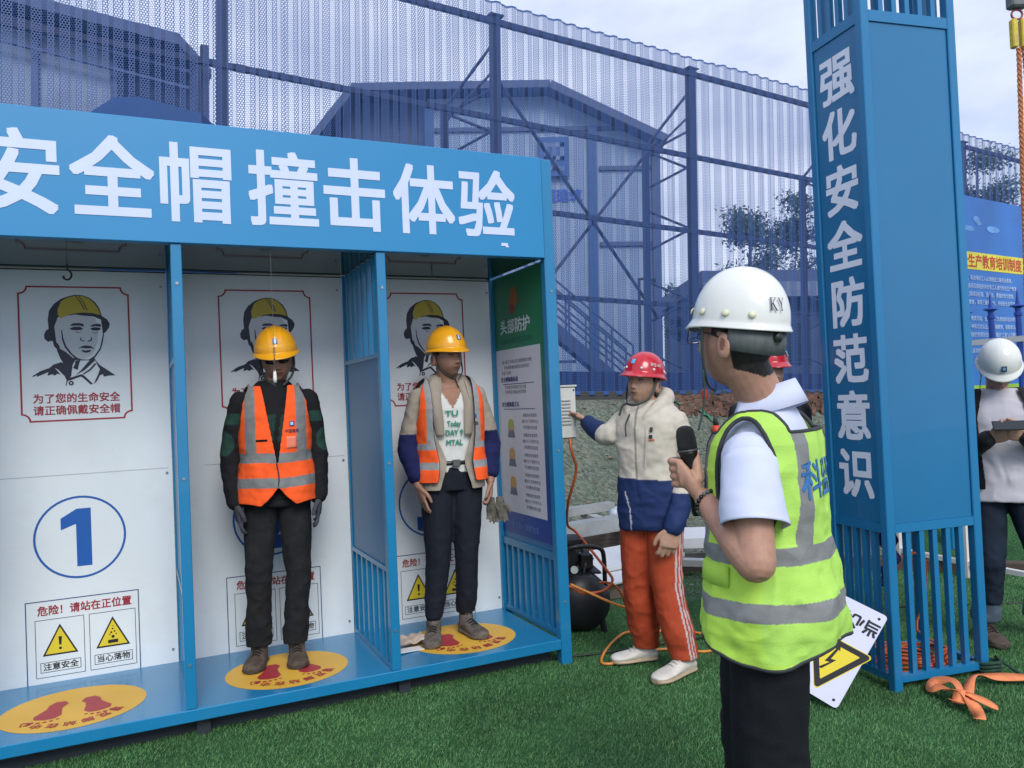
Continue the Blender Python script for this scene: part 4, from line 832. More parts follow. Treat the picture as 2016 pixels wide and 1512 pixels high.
v, f = tube([(0, 0, -.06), (0, 0, -.02), (0, 0, .04), (.02, 0, .09)], [.05, .12, .1, .02], 14); v = v + fbm(v, 25, 6)[:, None] * .02; link('bag_body', newmesh('bag_body', v, f, mat('bag_pale', (.5, .55, .62), .3, var=.2, vs=20), True), pb)
v, f = tube([(.09, 0, 0), (.11, 0, .04), (.13, 0, .09)], [.03, .05, .02], 10); link('bag_print', newmesh('bag_print', v, f, mat('bag_blue', (.08, .25, .6), .35), True), pb)
# small traffic cone on the bank
cn = thing('traffic_cone', 'small orange cone with dark top on the gravel bank', 'cone', (2.93, 11.5, float(ground_z(np.array([2.93]), np.array([11.5]))[0])))
MB().cyl((0, 0, .0), (0, 0, .13), .075, 14, r2=.05).obj('cone_body', mat('cone_orange', (.6, .06, .02), .5), cn, True); MB().cyl((0, 0, .1301), (-.02, 0, .30), .045, 12, r2=.012).obj('cone_tip', mat('cone_dark', (.03, .03, .03), .6), cn, True)

# ================================================================ RIGHT BACKGROUND: noticeboard, white railing, rope
nb = thing('notice_board', 'large blue safety training noticeboard with yellow heading band', 'board', (4.0, 6.93, 0), R(33.3))
sky_p = mat('board_print', (.01, .14, .48), .4, var=.25, vs=1.5)
MB().box(-.35, 3.2, 0, .04, 1.40, 3.13).obj('board_panel', sky_p, nb)
for x in (-.3, 1.4, 3.1): MB().box(x - .04, x + .04, .041, .11, 0, 3.0).obj('board_leg', BLUE, nb)
MB().box(-.35, 3.2, -.004, -.001, 2.475, 2.63).obj('heading_band', mat('band_yellow', (.66, .62, .05), .5), nb)
MB().box(-.35, 3.2, -.004, -.001, 1.40, 1.445).obj('foot_band', mat('band_green', (.25, .45, .03), .5), nb)
wall_text('安全生产教育培训制度', mat('band_red', (.5, .03, .02), .5), .44, 2.55, -.005, .122, .125, nb, .02, 'board_heading')
tl = ['一、新进场的工人必须经过三级安全教育。', '二、各项目部组织对分包工人进行安全生产教育', '对现场项目经理、班组长，要做好安全教育。', '三级教育，填写三级教育卡，并经安全员签字。', '', '四、教育活动，由安全部门负责组织培训考核', '以多种形式对从业人员开展教育，提高意识。', '定期进行经常安全教育，做好“三类”人员教育', '', '凡采用新工艺、新技术新材料新设备时，', '必须进行专门教育，考核合格', '特种作业人员必须', '持证上岗，按规定复审', '电工、焊工等']
bw = mat('board_text', (.40, .55, .80), .5, var=0)
for i, t in enumerate(tl):
    if t: wall_text(t, bw, .44, 2.40 - i * .072, -.005, .046, .046, nb, .012, 'board_line')
cm = mat('print_cloud', (.10, .28, .60), .5, var=.3, vs=9)
for (x, z, rx, rz) in ((.26, 2.93, .06, .03), (.30, 2.90, .05, .02), (.13, 2.84, .09, .025), (.55, 2.86, .12, .03)): link('cloud_print', newmesh('cloud_print', [(x + rx * math.cos(t), -.002 - x * .001, z + rz * math.sin(t)) for t in np.linspace(0, 2 * math.pi, 15)[:-1]], [tuple(range(14))], cm), nb)
rl = thing('white_railing', 'white steel railing with blue spear points in front of the noticeboard', 'railing', (3.15, 6.6, 0), math.atan2(-1.5, .6)); RW = mat('rail_white', (.68, .68, .66), .4, var=.05)
for z, r in ((.115, .018), (1.77, .02)): MB().box(0, 1.85, -.02, .02, z - r, z + r).obj('rail', RW, rl)
for x in (.0, .62): MB().box(x - .022, x + .028, -.028, .028, 0, 1.79).obj('post', RW, rl)
RBl = mat('rail_blue', (.01, .06, .33), .4)
for k in range(5):
    x = .72 + k * .205
    o = link('spear', None, rl); bpy.data.objects.remove(o)
    v, f = tube([(x, 0, 1.40), (x, 0, 1.93), (x, 0, 1.935), (x, 0, 1.955), (x, 0, 1.96), (x, 0, 1.985), (x, 0, 1.99), (x, 0, 2.0), (x, 0, 2.01), (x, 0, 2.015), (x, 0, 2.12)], [.02, .02, .027, .027, .02, .02, .026, .05, .045, .016, .003], 10)
    link('spear', newmesh('spear', v, f, RBl, False), rl)
MB().box(.62, 1.85, -.012, .012, 1.40, 1.43).obj('rail', RW, rl)
kb = MB().box(2.6, 7.5, -.06, .06, 0, .09).obj('timber_edging', mat('edging', (.07, .05, .04), .9, var=.3), label='dark timber edging at the foot of the turf bank', cat='edging'); kb.location = (0.2, 7.6, 0); kb.rotation_euler = (0, 0, -.40)
# crane sling: two rope legs, yellow thimbles, shackle and hook block
sl_ = thing('lifting_sling', 'orange twisted rope sling with yellow eyes hanging from a hook at upper right', 'sling', (4.27, 6.5, 0))
RO = mat('rope_orange', (.45, .17, .07), .8, var=.35, vs=90)
def twist(x0, z0, x1, z1):
    n = 150; q = MB()
    for s in range(3):
        P = [(x0 + (x1 - x0) * i / n + .010 * math.cos(i * .75 + s * 2.09), .010 * math.sin(i * .75 + s * 2.09), z0 + (z1 - z0) * i / n) for i in range(n + 1)]
        q.tube(P, .011, 5)
    return q
twist(.035, 4.22, -.02, 1.9).obj('rope_leg', RO, sl_, True); twist(.075, 4.30, .16, 1.9).obj('rope_leg', RO, sl_, True)
YS = mat('sling_yellow', (.55, .42, .03), .5, var=.2, vs=20)
for x in (.0, .075): MB().box(x - .022, x + .022, -.03, .03, 4.22, 4.46, b=.008).obj('eye_sleeve', YS, sl_)
v, f = tube(spline([(.035 + .045 * math.cos(t), 0, 4.50 + .04 * math.sin(t)) for t in np.linspace(0, 2 * math.pi, 11)[:-1]], 3, True), .009, 7, True); link('shackle', newmesh('shackle', v, f, mat('shackle_red', (.25, .05, .06), .4), True), sl_)
MB().box(-.03, .12, -.05, .05, 4.55, 4.95, b=.015).cyl((.045, 0, 4.95), (.045, 0, 8), .012, 6).obj('hook_block', mat('block_grey', (.10, .12, .12), .5, var=.4, vs=10), sl_)

# ================================================================ PEOPLE
def fuse(parts, voxel, it=3, name='body'):
    V = []; F = []; k = 0
    for v, f in parts: V.append(np.asarray(v, float)); F += [tuple(int(i) + k for i in q) for q in f]; k += len(v)
    me = newmesh(name + '_raw', np.concatenate(V), F); o = link(name + '_raw', me)
    m = o.modifiers.new('r', 'REMESH'); m.mode = 'VOXEL'; m.voxel_size = voxel; m.use_smooth_shade = True
    if it: s = o.modifiers.new('s', 'SMOOTH'); s.iterations = it; s.factor = .5
    r = bpy.data.meshes.new_from_object(o.evaluated_get(bpy.context.evaluated_depsgraph_get()))
    bpy.data.objects.remove(o); bpy.data.meshes.remove(me); r.name = name; return r
def co(me): a = np.empty(len(me.vertices) * 3); me.vertices.foreach_get('co', a); return a.reshape(-1, 3)
def nor(me): a = np.empty(len(me.vertices) * 3); me.vertices.foreach_get('normal', a); return a.reshape(-1, 3)
def setco(me, P): me.vertices.foreach_set('co', np.ascontiguousarray(P).reshape(-1)); me.update()
def paint(me, C):
    a = me.color_attributes.new('col', 'FLOAT_COLOR', 'POINT'); C = np.c_[C, np.ones(len(C))]; a.data.foreach_set('color', C.reshape(-1).astype(np.float32))
def limb(pts, rad, n=16, flat=1., ref=(0, -1, 0), k=5):
    """tapered limb with rounded ends; flat scales the radius across the ref direction"""
    P = spline(pts, k); r = np.interp(np.linspace(0, 1, len(P)), np.linspace(0, 1, len(rad)), rad)
    T = unit(P[1] - P[0]); T2 = unit(P[-1] - P[-2])
    P = np.concatenate([[P[0] - T * r[0] * .75], [P[0] - T * r[0] * .4], P, [P[-1] + T2 * r[-1] * .4], [P[-1] + T2 * r[-1] * .75]]); r = np.concatenate([[r[0] * .55], [r[0] * .88], r, [r[-1] * .88], [r[-1] * .55]])
    T, A, B = frames(P, np.array(ref, float)); th = np.linspace(0, 2 * math.pi, n, endpoint=False)
    V = (P[:, None] + r[:, None, None] * (np.cos(th)[None, :, None] * A[:, None] + flat * np.sin(th)[None, :, None] * B[:, None])).reshape(-1, 3); m = len(P)
    f = [(i * n + j, i * n + (j + 1) % n, (i + 1) * n + (j + 1) % n, (i + 1) * n + j) for i in range(m - 1) for j in range(n)] + [tuple(range(n - 1, -1, -1)), tuple(range((m - 1) * n, m * n))]
    return V, f
def slab(C, ax, ay, n=18):
    """loft through centres C with per-ring half axis vectors ax, ay"""
    C = np.array(C, float); ax = np.array(ax, float); ay = np.array(ay, float); th = np.linspace(0, 2 * math.pi, n, endpoint=False)
    V = (C[:, None] + np.cos(th)[None, :, None] * ax[:, None] + np.sin(th)[None, :, None] * ay[:, None]).reshape(-1, 3); m = len(C)
    return V, [(i * n + j, i * n + (j + 1) % n, (i + 1) * n + (j + 1) % n, (i + 1) * n + j) for i in range(m - 1) for j in range(n)] + [tuple(range(n - 1, -1, -1)), tuple(range((m - 1) * n, m * n))]
def se(th, rx, ry, n): c, s = np.cos(th), np.sin(th); return rx * np.sign(c) * np.abs(c) ** (2 / n), ry * np.sign(s) * np.abs(s) ** (2 / n)
# torso profile: z, cy, rx, ry, n
TOR = np.array([(.78, .0, .150, .105, 2.3), (.86, .0, .166, .114, 2.3), (.94, .0, .168, .116, 2.3), (1.02, -.002, .160, .110, 2.3), (1.10, -.004, .160, .110, 2.3), (1.20, -.004, .172, .118, 2.4), (1.29, .0, .184, .120, 2.5),
    (1.35, .004, .186, .112, 2.4), (1.39, .008, .172, .098, 2.2), (1.42, .012, .142, .082, 2.1), (1.445, .014, .100, .068, 2.0), (1.465, .014, .072, .060, 2.0), (1.49, .010, .060, .058, 2.0), (1.52, .006, .056, .056, 2.0)])
TW = [1.]
def tprof(z): return [np.interp(z, TOR[:, 0], TOR[:, k]) * (1 + (TW[0] - 1) * np.clip((1.46 - z) / .06, 0, 1) if k == 2 else 1) for k in range(1, 5)]
def torso(z0, z1, off=0., flare=0., n=40, m=26, zs=None):
    zs = np.linspace(z0, z1, m) if zs is None else zs; th = np.linspace(0, 2 * math.pi, n, endpoint=False); V = []
    for z in zs:
        cy, rx, ry, e = tprof(z); fl = flare * max(0, (1.25 - z)) ; x, y = se(th, rx + off + fl, ry + off + fl, e); V.append(np.stack([x, y + cy, 0 * x + z], 1))
    V = np.concatenate(V); m = len(zs)
    return V, [(i * n + j, i * n + (j + 1) % n, (i + 1) * n + (j + 1) % n, (i + 1) * n + j) for i in range(m - 1) for j in range(n)] + [tuple(range(n - 1, -1, -1)), tuple(range((m - 1) * n, m * n))]
def sc_parts(parts, s): return [(np.asarray(v, float) * s, f) for v, f in parts]

# ---- head: deformed ellipsoid in head space (x left, -y front, z up), unit metres
def head_pts(nu=72, nv=56, full=True):
    u = np.linspace(0, 2 * math.pi, nu, endpoint=False); v = np.linspace(0, math.pi, nv)
    U, Vv = np.meshgrid(u, v); x = np.sin(Vv) * np.sin(U); y = -np.sin(Vv) * np.cos(U); z = np.cos(Vv)
    return np.stack([x, y, z], -1).reshape(-1, 3), nu, nv
def head_shape(D):
    x, y, z = D[:, 0], D[:, 1], D[:, 2]
    low = np.clip(-z, 0, 1); P = np.stack([x * .0775 * (1 - .30 * low ** 1.6), y * .098 * (1 - .12 * low ** 2), z * .120], 1)
    P[:, 1] += np.where(z < 0, -.012 * low, 0) + np.where((y > 0) & (z < 0), -.028 * low * y, 0)
    fr = np.clip(-y, 0, 1) ** 1.0; X, Z = P[:, 0], P[:, 2]
    def g(cx, cz, sx, sz): return np.exp(-((np.abs(X) - cx) / sx) ** 2 - ((Z - cz) / sz) ** 2) if cx else np.exp(-(X / sx) ** 2 - ((Z - cz) / sz) ** 2)
    flat = fr * .006 * np.exp(-((Z + .01) / .06) ** 2)
    dy = flat
    nose = np.clip((.018 - Z) / .052, 0, 1) * (Z > -.045) * np.exp(-(X / .0095) ** 2) * np.exp(-(np.clip(-.034 - Z, 0, 1) / .006) ** 2)
    dy = dy - .023 * nose * fr - .010 * g(.0115, -.035, .007, .006) * fr
    dy = dy - .0045 * g(.028, .030, .020, .008) * fr + .010 * g(.031, .010, .014, .010) * fr - .004 * g(.042, -.022, .016, .014) * fr
    dy = dy - .0075 * g(0, -.060, .024, .011) * fr + .0045 * g(0, -.0605, .022, .0022) * fr + .004 * g(0, -.078, .02, .007) * fr - .007 * g(0, -.100, .022, .014) * fr
    P[:, 1] += dy
    return P
def head_mesh():
    D, nu, nv = head_pts(); P = head_shape(D); F = []
    for i in range(nv - 1):
        for j in range(nu): F.append((i * nu + j, (i + 1) * nu + j, (i + 1) * nu + (j + 1) % nu, i * nu + (j + 1) % nu))
    return P, F
def ear(s):
    e_ = 1.15; th = np.linspace(0, 2 * math.pi, 16, endpoint=False)
    C = []; A = []; B = []
    for t, k in ((0, .75), (.008, 1.0), (.015, 1.0), (.018, .7)):
        C.append((s * (.069 + t * 1.25), .012 + t * .7, -.012)); A.append((0, .019 * k, .004 * k)); B.append((0, -.004 * k, .034 * k))
    return slab(C, A, B, 16)
def skin_paint(H, skin, stub=.0, dark_hair=True):
    """H: Nx3 head-space coordinates"""
    n = len(H); C = np.tile(np.array(skin, float), (n, 1)); X, Y, Z = H.T
    C *= (1 + .10 * fbm(H, 30, 5))[:, None]
    fr = (Y < -.03) & (np.abs(Z) < .14)
    def blend(mask, col, a=1): C[:] = C * (1 - (mask * a)[:, None]) + np.array(col) * (mask * a)[:, None]
    sm = lambda v, w_: np.clip(v / w_ + .5, 0, 1)
    lips = sm(1 - (X / .025) ** 2 - ((Z + .0605) / .0085) ** 2, .5) * fr; blend(lips, np.array(skin) * (.72, .50, .50), .75)
    ml = sm(1 - (X / .024) ** 2 - ((Z + .0605) / .0028) ** 2, .6) * fr; blend(ml, np.array(skin) * .25, .9)
    bz = .0315 - 4.5 * (np.abs(X) - .030) ** 2; br = sm(1 - ((np.abs(X) - .031) / .019) ** 2 - ((Z - bz) / .0050) ** 2, .5) * fr; blend(br, (.012, .010, .009), .9)
    ez = sm(1 - ((np.abs(X) - .031) / .0155) ** 2 - ((Z - .0125) / .0034) ** 2, .5) * fr; blend(ez, (.015, .01, .009), .85)
    bag = sm(1 - ((np.abs(X) - .031) / .015) ** 2 - ((Z + .002) / .002) ** 2, .8) * fr; blend(bag, np.array(skin) * .6, .4)
    nl = sm(1 - ((np.abs(X) - .0075) / .004) ** 2 - ((Z + .041) / .003) ** 2, .8) * fr; blend(nl, np.array(skin) * .3, .7)
    if stub: st_ = sm(1 - (X / .055) ** 2 - ((Z + .085) / .04) ** 2, .8) * (Y < .0) * (1 - lips); blend(st_, np.array(skin) * .42, stub)
    inh = (np.abs(Z) < .2) & (np.abs(X) < .12) & (np.abs(Y) < .14)
    hair = inh & ((Z > .052) | ((Y > .03) & (Z > -.085 + .3 * np.abs(X))) | ((Y > -.02) & (Z > .02)) | ((np.abs(X) > .06) & (Y > -.026) & (Y < .0) & (Z > .012))) & ~((np.abs(X) > .071) & (Z < .022) & (Y < .045) & (Y > -.008))
    C[hair] = np.array([.014, .012, .011]) * (1 + .8 * fbm(H[hair], (220, 60, 60), 3)[:, None])
    earin = inh & (np.abs(X) > .079) & ((((Y - .020) / .008) ** 2 + ((Z + .008) / .017) ** 2) < 1); C[earin] = np.array(skin) * (.45, .36, .34)
    return np.clip(C, .001, 1)
# ---- hands
def hand(W, d, n, l, s=1, curl=(.25, .35, .42, .5), bend=1., thumb=1., fat=1.):
    W, d, n, l = [np.asarray(q, float) for q in (W, unit(d), unit(n), unit(l))]; parts = []
    parts.append(slab([W - d * .03 * s, W, W + d * .03 * s, W + d * .065 * s, W + d * .090 * s, W + d * .096 * s], [l * q * s * fat for q in (.026, .027, .036, .042, .041, .034)], [n * q * s * fat for q in (.021, .019, .017, .015, .0125, .008)]))
    for k, (off, ln) in enumerate(((.031, .070), (.0105, .078), (-.0105, .073), (-.031, .057))):
        p = W + d * (.084 - .004 * abs(k - 1)) * s + l * off * s; a = curl[k] * .5; pts = [p]; fan = -off * -.9 * 1.0
        for sg, dl in ((.45, .0), (.32, .9), (.23, .8)):
            dr = unit(d * math.cos(a) + n * math.sin(a) + l * off * 3.2); p = p + dr * ln * sg * s; pts.append(p); a += curl[k] * dl * 2 * bend
        parts.append(limb(pts, np.array([.0092, .0088, .0082, .0070]) * s * fat, 10, k=3))
    p = W + d * .022 * s + l * .026 * s; q = p + (d * .62 + l * .62 * thumb + n * .30) * .036 * s; r = q + (d * .85 + l * .30 * thumb + n * .30) * .030 * s; t = r + (d * .95 + l * .05 + n * .2) * .024 * s
    parts.append(limb([p, q, r, t], np.array([.0145, .0118, .0104, .0082]) * s * fat, 10, k=3)); return parts
def grip(W, A, a, p, q, rm, s=1):
    """fist round a bar: A centre on the bar, a bar direction (index side), p bar->palm, q side on which the fingers leave the palm"""
    W, A, a, p, q = [np.asarray(x, float) for x in (W, A, unit(a), unit(p), unit(q))]; parts = []; R0 = rm + .010 * s
    K = A + p * (rm + .026 * s) + q * .020 * s
    d = unit(K - W); m_ = W * .5 + K * .5 + p * .004
    parts.append(slab([W - d * .02, W, W * .65 + K * .35 + p * .003, W * .3 + K * .7 + p * .004, K, K + q * .012], [a * x * s for x in (.027, .030, .040, .045, .043, .036)], [unit(np.cross(d, a)) * x * s for x in (.021, .020, .019, .017, .014, .010)]))
    for k in range(4):
        c = A + a * (.033 - .0215 * k) * s; pts = [K + a * (.031 - .0205 * k) * s - p * .004]
        for ph, rr in ((62, 1.55), (95, 1.22), (130, 1.06), (165, 1.0), (205, 1.0), (240, 1.02)):
            if k == 3 and ph > 215: continue
            t = R(ph); pts.append(c + (p * math.cos(t) + q * math.sin(t)) * R0 * rr)
        parts.append(limb(pts, np.array([.0105, .0100, .0092, .0078]) * s, 10, k=3))
    t0 = W * .55 + K * .45 + a * .02 * s - q * .012; parts.append(limb([t0, A + a * .030 * s + p * R0 * 1.3 - q * .026 * s, A + a * .055 * s - q * R0 * 1.15 + p * .006, A + a * .076 * s - q * R0 * .9 - p * .012], np.array([.0165, .0135, .0115, .0090]) * s, 10, k=4))
    return parts
from mathutils.bvhtree import BVHTree
PRJ = {}
def onto(P, parent, side, lift):
    b = PRJ.get(parent.name)
    if b is None: return P
    for i, p in enumerate(P):
        h = b.ray_cast(Vector((p[0], side * .6, p[2])), Vector((0, -side, 0)))
        if h[0] is not None: P[i, 1] = h[0][1] + side * (.0042 + lift)
    return P
# ---- boundary clean-up for open garments
def grid_shell(nt, zs, fn, keep, name, m, voxsm=8, thick=.004, piping=None, pr=.0035):
    """closed tube grid (theta x z) through fn(theta, z); faces whose centre fails keep() are cut, the cut edge is smoothed, the cloth thickened"""
    th = np.linspace(0, 2 * math.pi, nt, endpoint=False); T, Z = np.meshgrid(th, zs); P = fn(T.reshape(-1), Z.reshape(-1)); nz = len(zs)
    i, j = np.meshgrid(np.arange(nz - 1), np.arange(nt), indexing='ij'); i = i.reshape(-1); j = j.reshape(-1)
    F = np.stack([i * nt + j, i * nt + (j + 1) % nt, (i + 1) * nt + (j + 1) % nt, (i + 1) * nt + j], 1)
    F = F[keep(P[F].mean(1))]
    used = np.unique(F); rm = -np.ones(len(P), int); rm[used] = np.arange(len(used)); P = P[used]; F = rm[F]
    E = np.sort(np.concatenate([F[:, [0, 1]], F[:, [1, 2]], F[:, [2, 3]], F[:, [3, 0]]]), 1); ue, ct = np.unique(E, axis=0, return_counts=True); B = ue[ct == 1]
    nb = {}
    for a, b in B: nb.setdefault(int(a), []).append(int(b)); nb.setdefault(int(b), []).append(int(a))
    ks = np.array([k for k in nb if len(nb[k]) == 2]); n2 = np.array([nb[k] for k in ks])
    for _ in range(voxsm): P[ks] = P[ks] * .4 + (P[n2[:, 0]] + P[n2[:, 1]]) * .3
    me = newmesh(name, P, F, m, True)
    loops = []; seen = set()
    for k in ks:
        k = int(k)
        if k in seen: continue
        lp = [k]; seen.add(k); cur = k
        while True:
            nx = [x for x in nb[cur] if x not in seen and len(nb[x]) == 2]
            if not nx: break
            cur = nx[0]; seen.add(cur); lp.append(cur)
        if len(lp) > 12: loops.append(P[lp])
    return me, loops
def thicken(o, t=.004, off=0): s = o.modifiers.new('thickness', 'SOLIDIFY'); s.thickness = t; s.offset = off
# ---- shoes
def shoe(name, parent, heel, toe, ankle, colf, s=1, mt=None, hi=.09, laces=None, wd=1.):
    heel = np.array(heel, float); toe = np.array(toe, float); d = toe - heel; d[2] = 0; L_ = np.linalg.norm(d); d = d / L_; l = np.array([-d[1], d[0], 0]); z = heel[2]; up = np.array([0, 0, 1.])
    prof = [(0, .026, .050), (.04, .033, .062), (.12, .036, .070), (.30, .037, .078), (.45, .040, .066), (.60, .045, .052), (.75, .048, .044), (.88, .044, .038), (.97, .030, .030), (1.0, .016, .024)]
    C = [heel + d * L_ * t + up * (h / 2 + .012) for t, w_, h in prof]; parts = [slab(C, [l * w_ * wd * s for t, w_, h in prof], [up * (h / 2 + .0) for t, w_, h in prof], 20)]
    C = []; A = []; B = []
    for zz, k in ((.000, .97), (.004, 1.02), (.018, 1.03), (.026, 1.0)):
        pass
    so_ = [(heel + d * L_ * t + up * .014, w_) for t, w_, h in prof]
    parts.append(slab([c for c, _ in so_], [l * (w_ * 1.10 * wd * s) for _, w_ in so_], [up * .0145] * len(so_), 20))
    an = np.array(ankle, float); parts.append(limb([heel + d * L_ * .20 + up * .05, heel + d * L_ * .2 + up * hi], [.038 * s, .040 * s], 14, 1.0, d))
    me = fuse(parts, .0045, 3, name); P = co(me); C_ = colf(P - heel, (P - heel) @ d / L_, (P - heel) @ l, (P - heel)[:, 2]); paint(me, C_)
    me.materials.clear(); me.materials.append(mt or mat('shoe_leather', attr=True, rough=.7, var=.2, vs=30, bump=.3, bs=120)); o = link(name, me, parent)
    if laces is not None:
        for k in range(4):
            t = .32 + .085 * k; h = np.interp(t, [p[0] for p in prof], [p[2] for p in prof]) + .019
            pts = [heel + d * L_ * (t + .01) + l * .024 + up * (h - .010), heel + d * L_ * t + up * (h + .002), heel + d * L_ * (t - .01) - l * .024 + up * (h - .010)]
            v, f = tube(spline(pts, 3), .0036, 5); link('lace', newmesh('lace', v, f, laces, True), o)
    return o
# ---- hard hats
DZ = [1.]; BR = [.12]
def helmet(parent, H, s, m, style, band=None):
    """H: 4x4 head matrix in figure space"""
    nu, nt = 96, 40; th = np.linspace(0, 2 * math.pi, nu, endpoint=False); V = []
    for k in range(nt):
        t = k / (nt - 1)
        if t < .86:
            a = t / .86 * math.pi / 2; r = math.sin(a) ** .92; z = math.cos(a) ** .95
        else: r = 1 + (t - .86) / .14 * BR[0]; z = -(t - .86) / .14 * .13
        fx = np.sin(th); fy = -np.cos(th); front = np.clip(-fy, 0, 1)
        ex = 0 if t < .86 else (t - .86) / .14
        rx = .107 * r; ry = .126 * r
        rim = 1 + (.14 * front ** 3) * ex * (1.3 if style != 'dome' else .75)
        x = fx * rx * rim; y = fy * ry * rim; zz = np.full(nu, z * .128)
        zz = zz - ex * .012 * front ** 2 + (.004 if t > .86 else 0)
        if style == 'ridge':
            w_ = np.exp(-(x / .012) ** 2) * .006 + np.exp(-((np.abs(x) - .034) / .006) ** 2) * .0035
            zz = zz + w_ * np.clip(1.15 - t, 0, 1) * (t < .8); y = y * (1 + w_ * .5)
            # raised band above the brim
            if .70 < t < .86: x = x * 1.022; y = y * 1.022
        if style == 'red' and t > .5: x = x * (1 + .02 * (t > .84)); 
        V.append(np.stack([x, y + .004, zz * (DZ[0] if t < .86 else 1) + .046], 1))
    V = np.concatenate(V); F = [(i * nu + j, i * nu + (j + 1) % nu, (i + 1) * nu + (j + 1) % nu, (i + 1) * nu + j) for i in range(nt - 1) for j in range(nu)]
    Vh = (np.c_[V * s, np.ones(len(V))] @ np.array(H).T)[:, :3]; me = newmesh('helmet', Vh, F, m, True); o = link('helmet', me, parent); thicken(o, .004, 1); return o
def to_fig(P, H, s): P = np.asarray(P, float); return (np.c_[P * s, np.ones(len(P))] @ np.array(H).T)[:, :3]
def helmet_spot(parent, H, s, az, t, r, m, name='rivet', bulge=.003):
    a = t / .86 * math.pi / 2; rr = math.sin(a) ** .92; z = math.cos(a) ** .95; c = np.array([math.sin(az) * .107 * rr, -math.cos(az) * .126 * rr + .004, z * .128 * DZ[0] + .046]); n_ = unit(c - (0, .004, .03))
    e1 = unit(np.cross([0, 0, 1], n_)); e2 = np.cross(n_, e1); P = []
    for k, (q, h) in enumerate(((1, .0015), (.9, .0045), (.5, .0055 + bulge * .3), (.01, .006 + bulge * .3))): P += [c + (e1 * math.cos(x) + e2 * math.sin(x)) * r * q + n_ * h for x in np.linspace(0, 2 * math.pi, 13)[:-1]]
    F = [(i * 12 + j, i * 12 + (j + 1) % 12, i * 12 + 12 + (j + 1) % 12, i * 12 + 12 + j) for i in range(3) for j in range(12)] + [tuple(range(36, 48))]
    link(name, newmesh(name, to_fig(P, H, s), F, m, True), parent)
def helmet_print(parent, H, s, az, t, body, m, size, name='helmet_lettering', bold=.02, lift=.0055, sw=1.):
    """lettering or squares wrapped on the dome around azimuth az, height parameter t"""
    a0 = t / .86 * math.pi / 2
    if body == '#':
        g = np.linspace(-.5, .5, 7); X, Y = np.meshgrid(g, g); v = np.stack([X.reshape(-1), Y.reshape(-1), np.zeros(49)], 1); i = (np.arange(6)[None] + 7 * np.arange(6)[:, None]).reshape(-1); f = [tuple(q) for q in np.stack([i, i + 1, i + 8, i + 7], 1)]
    else: v, f = glyphs(body, bold)
    A = a0 - v[:, 1] * size / .13; Az = az + v[:, 0] * size * sw / .125; rr = np.sin(np.clip(A, .01, 1.57)) ** .92; z = np.cos(np.clip(A, 0, 1.56)) ** .95
    P = np.stack([np.sin(Az) * (.107 * rr), -np.cos(Az) * (.126 * rr) + .004, z * .128 * DZ[0] + .046], 1); n_ = P - np.array([0, .004, .02]); n_ /= np.linalg.norm(n_, axis=1)[:, None]
    P = P + n_ * (lift + v[:, 2:3] * .00012); return link(name, newmesh(name, to_fig(P, H, s), f, m), parent)
LOGO_B = mat('logo_blue', (.01, .07, .25), .4); LOGO_W = mat('logo_white', (.45, .62, .8), .4)
def helmet_logo(parent, H, s, az, t, size=.03):
    helmet_print(parent, H, s, az, t, '#', LOGO_B, size, 'badge', lift=.0052)
    for dx, dz, k in ((0, .18, .55), (-.05, -.22, .6)):
        a0 = t; helmet_print(parent, H, s, az + dx * size / .125, t - dz * size / .13 * .86 / (math.pi / 2), '#', LOGO_W, size * k * .8, 'badge_mark', lift=.0058)
def strap(parent, H, s, pts, r=.0055, m=None, name='chin_strap'):
    P = spline(to_fig(pts, H, s), 5); T, A, B = frames(P); v, f = limb(to_fig(pts, H, s), [r, r], 8, .35, (0, 0, 1), 5); link(name, newmesh(name, v, f, m or mat('strap_dark', (.03, .035, .03), .8), True), parent)
def eyes(parent, H, s, open_=1):
    for sx in (-1, 1):
        v, f = slab([(sx * .031 - .0105, -.0835, .0075), (sx * .031 - .007, -.0865, .0075), (sx * .031, -.0885, .0075), (sx * .031 + .007, -.0865, .0075), (sx * .031 + .0105, -.0835, .0075)], [(0, .001, 0), (0, .003, 0), (0, .0035, 0), (0, .003, 0), (0, .001, 0)], [(0, 0, .0008), (0, 0, .0028 * open_), (0, 0, .0036 * open_), (0, 0, .0028 * open_), (0, 0, .0008)], 10)
        e = link('eye', newmesh('eye', to_fig(v, H, s), f, mat('eye_white', (.42, .38, .35), .3), True), parent)
        v, f = slab([(sx * .031, -.0880, .0078), (sx * .031, -.0925, .0078)], [(.0038, 0, 0), (.0036, 0, 0)], [(0, 0, .0034 * open_), (0, 0, .0032 * open_)], 10); link('iris', newmesh('iris', to_fig(v, H, s), f, mat('iris_dark', (.008, .006, .005), .2), True), e)
def headM(c, yaw, pitch, roll): return np.array(Matrix.Translation(c) @ Matrix.Rotation(yaw, 4, 'Z') @ Matrix.Rotation(pitch, 4, 'X') @ Matrix.Rotation(roll, 4, 'Y'))
